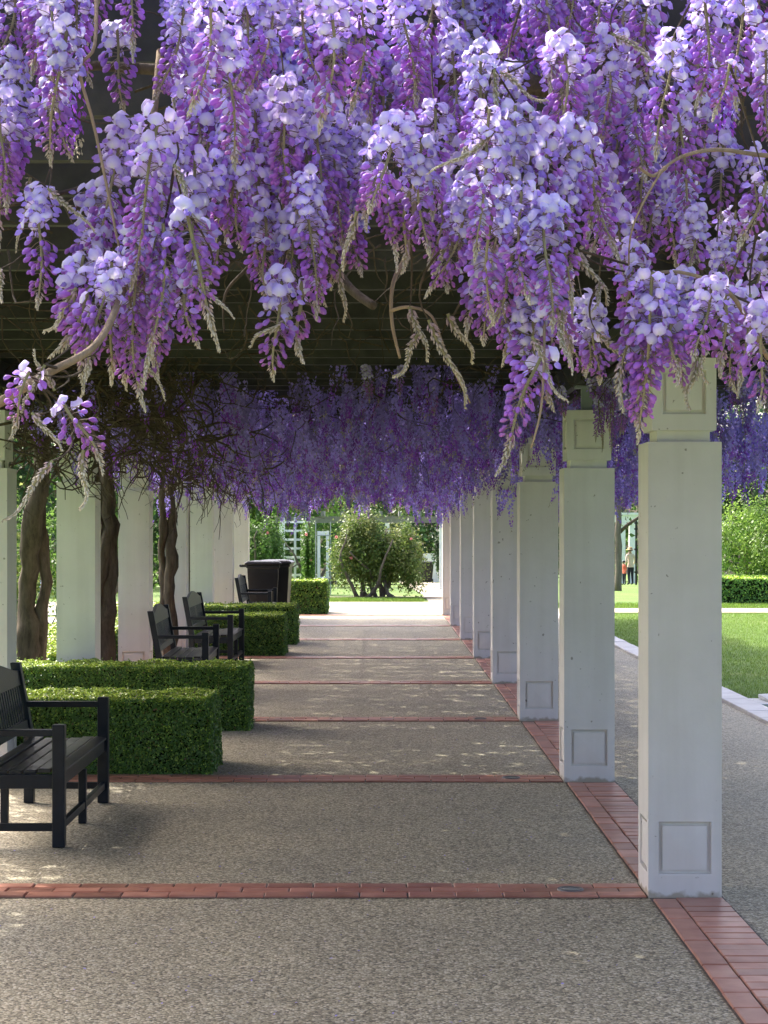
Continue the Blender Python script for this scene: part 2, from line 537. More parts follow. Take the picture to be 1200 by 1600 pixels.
J = 0.006
BL, BW = 0.219, 0.109
bm_x = brick_mesh(BL - J, BW * 0.96 - J, 'brick_along_x')
bm_half = brick_mesh(BL / 2 - J, BW * 0.96 - J, 'brick_half')
bm_y = brick_mesh(BW - J, BL - J, 'brick_along_y')
bm_h = brick_mesh(BL - J, BW - J, 'brick_header')


def brick_band(name, x0, x1, y0, y1, pieces, cut):
    """pieces: list of (mesh, x, y). The nearest ones (index < cut) are single objects, the rest joined."""
    mb = MB()
    mb.add([(x0, y0, 0.003), (x1, y0, 0.003), (x1, y1, 0.003), (x0, y1, 0.003)], [(0, 1, 2, 3)])
    bed = mb.build(name, M['mortar'])
    tag(bed, kind='structure')
    st = MB()
    for i, (me, x, y) in enumerate(pieces):
        jx, jy = random.gauss(0, 0.0012), random.gauss(0, 0.0012)
        dz = random.gauss(0, 0.0012)
        if i < cut:
            o = link('brick', me, parent=bed, loc=(x + jx, y + jy, dz))
            o.rotation_euler = (random.gauss(0, 0.004), random.gauss(0, 0.004), random.gauss(0, 0.004))
        else:
            st.add([(v.co.x + x + jx, v.co.y + y + jy, v.co.z + dz) for v in me.vertices], [tuple(p.vertices) for p in me.polygons])
    if st.v:
        o = st.build('distant_bricks', M['brick'], bed)
        o['kind'] = 'stuff'
    return bed


for k, zr in enumerate(rows):
    # three courses across the walk in line with the pillars
    x0, x1 = LXI + 0.002, RX - 0.004
    pcs = []
    for r in range(3):
        y = zr + BW * 0.96 * (r + 0.5) + 0.006
        x = x1
        if r == 1:
            pcs.append((bm_half, x - BL / 4, y)); x -= BL / 2
        while x > x0 + 0.6 * BL:
            pcs.append((bm_x, x - BL / 2, y)); x -= BL
        pcs.append((bm_half, x - BL / 4, y))
    o = brick_band('brick_band', x0 - 0.02, x1 + 0.02, zr, zr + 0.325, pcs, 999 if 1 <= k <= 4 else 0)
# long band through the right-hand pillars: one stretcher course and one header course
pcs = []
y = 4.0
hd, stt = [], []
while y < 36.4:
    hd.append((bm_h, RX + 0.012 + BW + BL / 2, y)); y += BW
y = 4.0
while y < 36.4:
    stt.append((bm_y, RX + 0.012 + BW / 2, y)); y += BL
pil = [(z - 0.03, z + PW + 0.03) for z in rows]
free = lambda y: all(not (a - 0.0 < y < b) for a, b in pil)
pcs = [p for p in hd + stt if free(p[2])]
pcs.sort(key=lambda p: abs(p[2] - 6.0) if p[2] < 6.0 else (p[2] - 6.0) * 1.0)
brick_band('brick_edging', RX + 0.005, RX + 0.018 + BW + BL, 3.9, 36.5, pcs, 290)
# left band, mostly hidden by benches and hedges
pcs = []
y = 4.0
while y < 36.4:
    pcs.append((bm_h, LXI - BL / 2 - 0.004, y)); y += BW
pcs = [p for p in pcs if free(p[2])]
brick_band('brick_edging', LXI - PW, LXI, 3.9, 36.5, pcs, 0)

# ---- kerb stones
kb = sheet('kerb', [3.34, 3.60], [2.0, 20, 36.9], -0.012, M['mortar'])
y = 8.0
kme = MB()
kme.box(-0.13, 0.13, -0.298, 0.298, -0.10, 0.030)
km = kme.mesh('kerb_stone'); km.materials.append(M['kerb'])
while y < 36.7:
    o = link('kerb_stone', km, parent=kb, loc=(3.47, y, random.gauss(0, 0.002)))
    m = o.modifiers.new('bevel', 'BEVEL'); m.width = 0.006; m.segments = 1
    y += 0.606

# ------------------------------------------------------------------ pergola
PERG = empty('pergola', (0, 0, 0))
tag(PERG, 'long pergola of white square pillars carrying dark timber rafters', 'pergola')


def panel_box(hw, z0, z1, ph, p0, p1, dep):
    """square post whose four faces carry a sunk square panel"""
    mb = MB()
    for k in range(4):
        rot = Matrix.Rotation(k * math.pi / 2, 3, 'Z')
        xs = [-hw, -ph, ph, hw]; zs = [z0, p0, p1, z1]
        vs_ = [rot @ Vector((x, -hw, z)) for z in zs for x in xs]
        fs = []
        for j in range(3):
            for i in range(3):
                if i == 1 and j == 1: continue
                a = j * 4 + i
                fs.append((a, a + 1, a + 5, a + 4))
        n = len(vs_)
        for (x, z) in ((-ph, p0), (ph, p0), (ph, p1), (-ph, p1)):
            vs_.append(rot @ Vector((x, -hw + dep, z)))
        o4 = [5, 6, 10, 9]
        for q in range(4):
            q2 = (q + 1) % 4
            fs.append((o4[q], o4[q2], n + q2, n + q))
        fs.append((n, n + 1, n + 2, n + 3))
        mb.add(vs_, fs)
    mb.add([(-hw, -hw, z1), (hw, -hw, z1), (hw, hw, z1), (-hw, hw, z1)], [(0, 1, 2, 3)])
    mb.add([(-hw, -hw, z0), (hw, -hw, z0), (hw, hw, z0), (-hw, hw, z0)], [(3, 2, 1, 0)])
    return mb


def pyramid_panel(hw, ph, p0, p1, dep, gap, rise):
    """the raised field sitting inside a sunk panel, on the side facing -y"""
    mb = MB()
    y = -hw + dep
    a, b = -ph + gap, ph - gap
    c, d = p0 + gap, p1 - gap
    f = y - dep * 0.7
    mb.add([(a, y, c), (b, y, c), (b, y, d), (a, y, d), (a, f, c), (b, f, c), (b, f, d), (a, f, d), ((a + b) / 2, f - rise, (c + d) / 2)],
           [(0, 1, 5, 4), (1, 2, 6, 5), (2, 3, 7, 6), (3, 0, 4, 7), (4, 5, 8), (5, 6, 8), (6, 7, 8), (7, 4, 8)])
    return mb.mesh('panel')


hw = PW / 2
me_shaft = panel_box(hw, -0.02, 2.085, 0.119, 0.112, 0.348, 0.026).mesh('pillar_shaft'); me_shaft.materials.append(M['white'])
me_cap = panel_box(0.147, 2.138, 2.47, 0.098, 2.215, 2.412, 0.024).mesh('capital'); me_cap.materials.append(M['white'])
mbn = MB(); mbn.box(-0.121, 0.121, -0.121, 0.121, 2.08, 2.142)
me_neck = mbn.mesh('neck'); me_neck.materials.append(M['white'])
mbp = MB(); mbp.box(-0.036, 0.036, -0.036, 0.036, 2.468, 2.64); mbp.box(-0.075, 0.075, -0.075, 0.075, 2.471, 2.479); mbp.box(-0.075, 0.075, -0.075, 0.075, 2.625, 2.639)
me_post = mbp.mesh('steel_post'); me_post.materials.append(M['steel'])
me_pan = pyramid_panel(hw, 0.119, 0.112, 0.348, 0.026, 0.017, 0.007); me_pan.materials.append(M['white'])
me_cpan = pyramid_panel(0.147, 0.098, 2.215, 2.412, 0.024, 0.016, 0.004); me_cpan.materials.append(M['white'])


def bevel(o, wd, seg=2):
    m = o.modifiers.new('bevel', 'BEVEL'); m.width = wd; m.segments = seg; m.limit_method = 'ANGLE'; m.angle_limit = R(50)


def pillar(x, y):
    p = link('pillar', me_shaft, parent=PERG, loc=(x, y, 0))
    bevel(p, 0.004)
    for k in range(4):
        o = link('base_panel', me_pan, parent=p); o.rotation_euler = (0, 0, k * math.pi / 2)
    o = link('neck', me_neck, parent=p)
    c = link('capital', me_cap, parent=p); bevel(c, 0.004)
    for k in range(4):
        o = link('capital_panel', me_cpan, parent=p); o.rotation_euler = (0, 0, k * math.pi / 2)
    o = link('steel_post', me_post, parent=p)
    return p


for zr in rows:
    pillar(RX + hw, zr + hw)
    pillar(LXI - hw, zr + hw)
# beams along the rows
for x in (RX + hw, LXI - hw):
    for dx in (-0.065, 0.065):
        mb = MB(); mb.box(x + dx - 0.024, x + dx + 0.024, 3.75, 37.2, 2.64, 2.815)
        mb.build('beam', M['timber'], PERG)
for x in (3.05, -3.05):
    mb = MB(); mb.box(x - 0.024, x + 0.024, 3.75, 37.2, 3.03, 3.15)
    mb.build('batten', M['timber'], PERG)
mbr = MB(); mbr.box(-3.45, 3.35, -0.026, 0.026, 0, 0.215)
me_raf = mbr.mesh('rafter'); me_raf.materials.append(M['timber'])
y = 4.0
ry = []
while y < 37.2:
    o = link('rafter', me_raf, parent=PERG, loc=(0, y, 2.812 + random.gauss(0, 0.004)))
    ry.append(y)
    y += 0.622
for x in np.arange(-2.9, 3.2, 0.75):
    mb = MB(); mb.box(x - 0.022, x + 0.022, 3.8, 37.2, 3.028, 3.075)
    mb.build('purlin', M['timber'], PERG)

# ---- recessed lights beside the right-hand pillars
mb1 = MB()
n = 20
ring = [(math.cos(2 * math.pi * k / n), math.sin(2 * math.pi * k / n)) for k in range(n)]
vs_ = []
for r, z in ((0.062, 0.010), (0.060, 0.017), (0.046, 0.017), (0.043, 0.012)):
    vs_ += [(r * a, r * b, z) for a, b in ring]
fs = [(j * n + k, j * n + (k + 1) % n, (j + 1) * n + (k + 1) % n, (j + 1) * n + k) for j in range(3) for k in range(n)]
mb1.add(vs_, fs)
me_ring = mb1.mesh('light_ring', True); me_ring.materials.append(M['metalring'])
mb2 = MB(); mb2.add([(0.043 * a, 0.043 * b, 0.0145) for a, b in ring], [tuple(range(n))])
me_lens = mb2.mesh('lens'); me_lens.materials.append(M['glass'])
names = {1: 'first', 2: 'second', 3: 'third', 4: 'fourth'}
for k in (1, 2, 3):
    t = empty('ground_light', (RX - 0.34, rows[k] + 0.16, 0))
    tag(t, 'round metal light set flush in the %s brick band beside its pillar' % names[k], 'ground light', 'lights in the brick bands')
    link('light_ring', me_ring, parent=t); link('lens', me_lens, parent=t)


# ------------------------------------------------------------------ wisteria racemes
def lerp(a, b, t):
    return tuple(a[i] + (b[i] - a[i]) * t for i in range(3))


def basis(d, up=Vector((0, 0, 1))):
    y = Vector(d).normalized()
    z = up - y * up.dot(y)
    if z.length < 1e-4: z = y.orthogonal()
    z.normalize()
    x = y.cross(z)
    return x, y, z


def jitter_col(c, s):
    k = 1 + random.gauss(0, s)
    return tuple(max(0.0, min(1.0, v * k + random.gauss(0, s * 0.06))) for v in c)


C_STD = (0.80, 0.73, 0.97); C_STD_E = (0.56, 0.42, 0.90); C_SPOT = (0.80, 0.80, 0.66)
C_WING = (0.36, 0.19, 0.74); C_WING_T = (0.58, 0.46, 0.90)
C_BUD_A = (0.48, 0.165, 0.60); C_BUD_B = (0.38, 0.175, 0.73)
C_STEM = (0.26, 0.25, 0.12); C_TIP = (0.52, 0.46, 0.36); C_TIPP = (0.45, 0.27, 0.34); C_CAL = (0.22, 0.12, 0.20)


def add_standard(mb, o, d, r, openv):
    x, y, z = basis(d)
    nu, nv = 4, 4
    tint = random.uniform(0.86, 1.1)
    vs_ = []; cc = []
    lean = openv
    side = random.uniform(0.10, 0.85)
    for j in range(nv + 1):
        v = j / nv
        hwid = r * math.sqrt(max(0.0, 1 - ((v - 0.54) / 0.56) ** 2)) * 1.06
        hwid = max(hwid, r * 0.14)
        for i in range(nu + 1):
            u = -1 + 2 * i / nu
            zz = v * 1.85 * r * (1 - 0.12 * u * u)
            yy = r * (0.35 * math.sin(v * 2.2) * 1.0 - lean * v * v * 1.1 - side * u * u * (0.3 + v))
            p = o + x * (u * hwid + random.gauss(0, 0.05) * r) + z * (zz + random.gauss(0, 0.04) * r) + y * (yy + random.gauss(0, 0.07) * r)
            vs_.append(p)
            e = max(abs(u) ** 2, max(0, v - 0.5) * 1.4)
            c = lerp(C_STD, C_STD_E, min(1, e * 0.8))
            if v < 0.4 and abs(u) < 0.6: c = lerp(C_SPOT, c, min(1, v * 1.6 + abs(u) * 0.8))
            cc.append(tuple(k * tint for k in c))
    fs = []
    for j in range(nv):
        for i in range(nu):
            a = j * (nu + 1) + i
            fs.append((a, a + 1, a + nu + 2, a + nu + 1))
    mb.add(vs_, fs, cc)
    # wings and keel
    tw = random.uniform(0.8, 1.2)
    for sgn in (-1, 1):
        vs_ = []; cc = []
        for j in range(4):
            v = j / 3
            wd = r * 0.42 * math.sin(math.pi * (0.12 + 0.82 * v))
            c0 = o + y * (r * (0.15 + 1.15 * v)) - z * (r * (0.30 + 0.35 * v * v)) + x * (sgn * r * (0.10 + 0.22 * math.sin(v * 2.6)))
            for q in (-1, 0, 1):
                vs_.append(c0 + z * (q * wd) - x * (sgn * abs(q) * wd * 0.55))
                cc.append(tuple(k * tw for k in lerp(C_WING, C_WING_T, 1 - v * 0.8)))
        fs = []
        for j in range(3):
            for i in range(2):
                a = j * 3 + i
                fs.append((a, a + 1, a + 4, a + 3))
        mb.add(vs_, fs, cc)


def add_bud(mb, o, d, ln, wd, ca, cb, n=6):
    x, y, z = basis(d, Vector((0.1, 0.2, 1)))
    prof = [(0.0, 0.22), (0.22, 0.62), (0.5, 1.0), (0.78, 0.80), (0.96, 0.28)]
    vs_ = []; cc = []
    for t, w_ in prof:
        c = o + y * (t * ln) + z * (0.10 * ln * math.sin(t * 2.6))
        for k in range(n):
            a = 2 * math.pi * k / n
            vs_.append(c + x * (math.cos(a) * wd * w_ * 0.8) + z * (math.sin(a) * wd * w_))
            cc.append(lerp(ca, cb, t))
    fs = []
    for j in range(len(prof) - 1):
        for k in range(n):
            fs.append((j * n + k, j * n + (k + 1) % n, (j + 1) * n + (k + 1) % n, (j + 1) * n + k))
    fs.append(tuple((len(prof) - 1) * n + k for k in range(n)))
    mb.add(vs_, fs, cc)


def add_scale(mb, o, d, ln, wd, c):
    x, y, z = basis(d, Vector((0.2, 0.1, 1)))
    m = o + y * ln * 0.45
    mb.add([o, m + x * wd, m + z * wd * 0.7, m - x * wd, m - z * wd * 0.7, o + y * ln],
           [(0, 2, 1), (0, 3, 2), (0, 4, 3), (0, 1, 4), (5, 1, 2), (5, 2, 3), (5, 3, 4), (5, 4, 1)],
           [tuple(k * 0.75 for k in c), c, c, c, c, tuple(min(1, k * 1.15) for k in c)])


def raceme_meshes(L, t_open, t_bud, seed, dens=1.0):
    """hanging cluster: open florets down to t_open, closed ones to t_bud, woolly tip below"""
    random.seed(seed)
    P = MB(); K = MB()
    bend = random.uniform(0.02, 0.14) * L
    wob = random.uniform(0, 6)
    def axis(t):
        return Vector((bend * t * t + 0.012 * math.sin(t * 5 + wob) * t, 0.010 * math.sin(t * 4 + wob * 2) * t, -t * L))
    pts = [axis(k / 14) for k in range(15)]
    K.tube(pts, [0.0026 * (1 - 0.6 * k / 14) + 0.0005 for k in range(15)], 5, C_STEM, cols=[lerp(C_STEM, (0.38, 0.32, 0.2), k / 14) for k in range(15)])
    nfl = int(L / 0.0023 * dens)
    for i in range(nfl):
        t = (i + random.random()) / nfl
        if t < 0.03: continue
        ph = i * 2.39996 + random.gauss(0, 0.35)
        out = Vector((math.cos(ph), math.sin(ph), 0))
        p = axis(t)
        if t < t_bud:
            tb = t / t_bud
            ped = (0.026 if t < t_open else 0.025 - 0.014 * (t - t_open) / max(1e-3, t_bud - t_open)) * random.uniform(0.75, 1.2)
            isopen = t < t_open + random.gauss(0, 0.06)
            if isopen and random.random() < 0.15: continue
            el = random.gauss(0.15, 0.25) if isopen else random.gauss(-0.45, 0.25)
            d = (out + Vector((0, 0, el))).normalized()
            q = p + d * ped
            K.tube([p, p + d * ped * 0.5 + Vector((0, 0, 0.002)), q], [0.0008, 0.0007, 0.0009], 3, lerp(C_STEM, C_CAL, 0.5))
            if isopen:
                f = (out + Vector((random.gauss(0, 0.25), random.gauss(0, 0.25), random.gauss(-0.05, 0.25)))).normalized()
                add_scale(K, q - f * 0.001, f, 0.006, 0.0030, jitter_col(C_CAL, 0.1))
                add_standard(P, q + f * 0.002, f, random.uniform(0.0095, 0.0130), random.uniform(0.2, 1.1))
            else:
                g = (t - t_open) / max(1e-3, t_bud - t_open)
                g = max(0, min(1, g))
                f = (out * random.uniform(0.45, 0.9) + Vector((random.gauss(0, 0.15), random.gauss(0, 0.15), -random.uniform(0.5, 1.0)))).normalized()
                ln = (0.0195 - 0.009 * g) * random.uniform(0.85, 1.15)
                ca = jitter_col(lerp(C_BUD_A, C_TIPP, max(0, g - 0.6) * 1.5), 0.12)
                cb = jitter_col(lerp(lerp(C_BUD_B, C_STD_E, random.random() * 0.8 * (1 - g)), C_BUD_A, g), 0.12)
                add_bud(P, q, f, ln, ln * 0.30, ca, cb)
                add_scale(K, q - f * 0.002, f, 0.005, 0.0024, jitter_col(lerp(C_CAL, C_TIP, 0.3), 0.1))
        else:
            g = (t - t_bud) / (1 - t_bud)
            for rep in range(3):
                ph2 = ph + rep * 2.1
                out = Vector((math.cos(ph2), math.sin(ph2), 0))
                pp = axis(min(1, t + random.uniform(-0.01, 0.01)))
                f = (out * (0.75 - 0.45 * g) + Vector((0, 0, -1))).normalized()
                add_scale(K, pp + out * 0.0036 * (1 - g), f, (0.0105 - 0.0045 * g) * random.uniform(0.7, 1.3), 0.0024 - 0.0010 * g, jitter_col(lerp(C_TIPP, C_TIP, min(1, g * 2.2 + 0.25)), 0.12))
    pm = P.mesh('raceme', True) if P.v else None
    if pm: pm.materials.append(M['petal'])
    km = K.mesh('stalk', False); km.materials.append(M['stalk'])
    return pm, km, L


VAR = {'m': [], 'y': [], 'c': []}
sd_ = 100
for L in (0.17, 0.22, 0.28, 0.34):
    for q in range(3):
        VAR['m'].append(raceme_meshes(L, random.choice((0.28, 0.36, 0.46)), 0.86, sd_)); sd_ += 1
for L in (0.13, 0.2, 0.28):
    for q in range(2):
        VAR['y'].append(raceme_meshes(L, 0.10, 0.66, sd_, 0.9)); sd_ += 1
for L in (0.09, 0.14):
    for q in range(2):
        VAR['c'].append(raceme_meshes(L, -0.5, -0.01, sd_, 0.75)); sd_ += 1
random.seed(21)


def place_raceme(vine, top, tip, kind):
    d = tip - top
    ln = d.length
    best = sorted(VAR[kind], key=lambda v: abs(v[2] - ln))[:3]
    best = [b for b in best if abs(b[2] - best[0][2]) < 0.02]
    pm, km, L = random.choice(best)
    s = max(0.78, min(1.3, ln / L))
    if pm:
        o = link('raceme', pm, parent=vine)
        k = link('stalk', km, parent=o)
    else:
        o = link('flower_bud', km, parent=vine)
    q = (-d).to_track_quat('Z', 'Y').to_matrix().to_4x4()
    o.matrix_local = Matrix.Translation(top) @ q @ Matrix.Rotation(random.uniform(0, 6.28), 4, 'Z') @ Matrix.Scale(s, 4)
    return o


def far_racemes(name, vine, tops, lens, nfl, pet, parent_kind='stuff', pale=0.5):
    """many small hanging clusters as one joined mesh of petals"""
    n = len(tops)
    t = np.tile((np.arange(nfl) + 0.5) / nfl, (n, 1)) + rng.normal(0, 0.02, (n, nfl))
    t = np.clip(t, 0.0, 1.0)
    ph = np.arange(nfl)[None, :] * 2.39996 + rng.uniform(0, 6.28, (n, 1)) + rng.normal(0, 0.4, (n, nfl))
    out = np.stack([np.cos(ph), np.sin(ph), np.zeros_like(ph)], -1)
    lean = rng.normal(0, 0.20, (n, 1, 2)) * lens[:, None, None]
    P = np.repeat(tops[:, None, :], nfl, 1).copy()
    P[..., 2] -= t * lens[:, None]
    P[..., :2] += lean * (t ** 2)[..., None]
    rad = 0.042 * np.clip(1.15 - t * 0.95, 0.1, 1.0) * rng.uniform(0.6, 1.15, (n, nfl))
    P += out * rad[..., None]
    openm = (t < rng.uniform(0.35, 0.75, (n, 1)) + rng.normal(0, 0.08, (n, nfl)))
    tip = t > 0.86
    sz = np.where(openm, pet, pet * 0.85) * np.where(tip, 0.7, 1.0) * rng.uniform(0.8, 1.2, (n, nfl))
    down = np.array([0, 0, -1.0])
    nn = unit(out + rng.normal(0, 0.45, (n, nfl, 3)))
    ax = np.where(openm[..., None], np.array([0, 0, 1.0]), down * 0.8 + out * 0.6)
    a = unit(ax - nn * (ax * nn).sum(-1, keepdims=True))
    b = np.cross(nn, a)
    wf = np.where(openm, 0.95, 0.5)[..., None] * sz[..., None]
    L_ = sz[..., None]
    V = np.stack([P - a * L_ / 2, P + b * wf / 2, P + a * L_ / 2, P - b * wf / 2], axis=2)
    cs = np.array((0.53, 0.42, 0.97)); cw = np.array((0.26, 0.10, 0.70)); cbd = np.array((0.36, 0.08, 0.58)); ct = np.array(C_TIP)
    mix = rng.random((n, nfl, 1))
    Cc = np.where(openm[..., None], cs * (0.72 + 0.28 * mix) * np.array([0.9, 0.88, 1.0]), cw * mix + cbd * (1 - mix))
    Cc = np.where(tip[..., None], ct * (0.7 + 0.4 * mix), Cc)
    Cc = Cc * rng.uniform(0.5, 1.2, (n, 1, 1))
    V = V.reshape(-1, 4, 3); Cc = np.clip(Cc.reshape(-1, 3), 0, 1)
    me = quads_mesh(name, V, Cc)
    o = link(name, me, M['farpetal'], vine)
    o['kind'] = parent_kind
    return o


def twig_walk(p, d, steps, step, wander, grav=0.0):
    pts = [Vector(p)]
    d = Vector(d).normalized()
    for k in range(steps):
        d = (d + Vector((random.gauss(0, wander), random.gauss(0, wander), random.gauss(0, wander) + grav))).normalized()
        pts.append(pts[-1] + d * step)
    return pts


def top_cover(vine, y0, y1, n, x0=-4.3, x1=3.35):
    """flowers, young leaves and shoots over the rafters, reach and density shaped to block sun"""
    P = np.stack([rng.uniform(x0, x1, n), rng.uniform(y0, y1, n), 3.05 + np.abs(rng.normal(0, 0.16, n))], -1)
    P = P[((P[:, 0] > -3.5) | (rng.random(n) < 0.36)) & ((P[:, 1] > 6.2) | (rng.random(n) < 0.25))]; n = len(P)  # thinned at front and left edge to let some sun through the added cover
    P -= np.array(vine.location)[None, :]
    V = leaves(P, np.array([[0, 0, 1.0]]), rng.uniform(0.07, 0.115, n), rng.uniform(0.055, 0.085, n), 0.7)
    k = rng.random(n)[:, None]
    Cc = np.where(k < 0.55, np.array([[0.36, 0.27, 0.66]]), np.where(k < 0.8, np.array([[0.14, 0.17, 0.05]]), np.array([[0.12, 0.09, 0.06]]))) * rng.uniform(0.7, 1.15, (n, 1))
    o = link('canopy_shade_growth', quads_mesh('canopy_shade_growth', V, Cc), M['farpetal'], vine)
    o['kind'] = 'stuff'


# ---- front vine: drapes over the end of the pergola
V0 = empty('wisteria_vine', (LXI - 0.75, 5.0, 0))
tag(V0, 'wisteria in full lavender bloom draped thickly over the open end of the pergola', 'wisteria', 'wisteria vines on the pergola')
org0 = Vector(V0.location)


class Off:
    pass


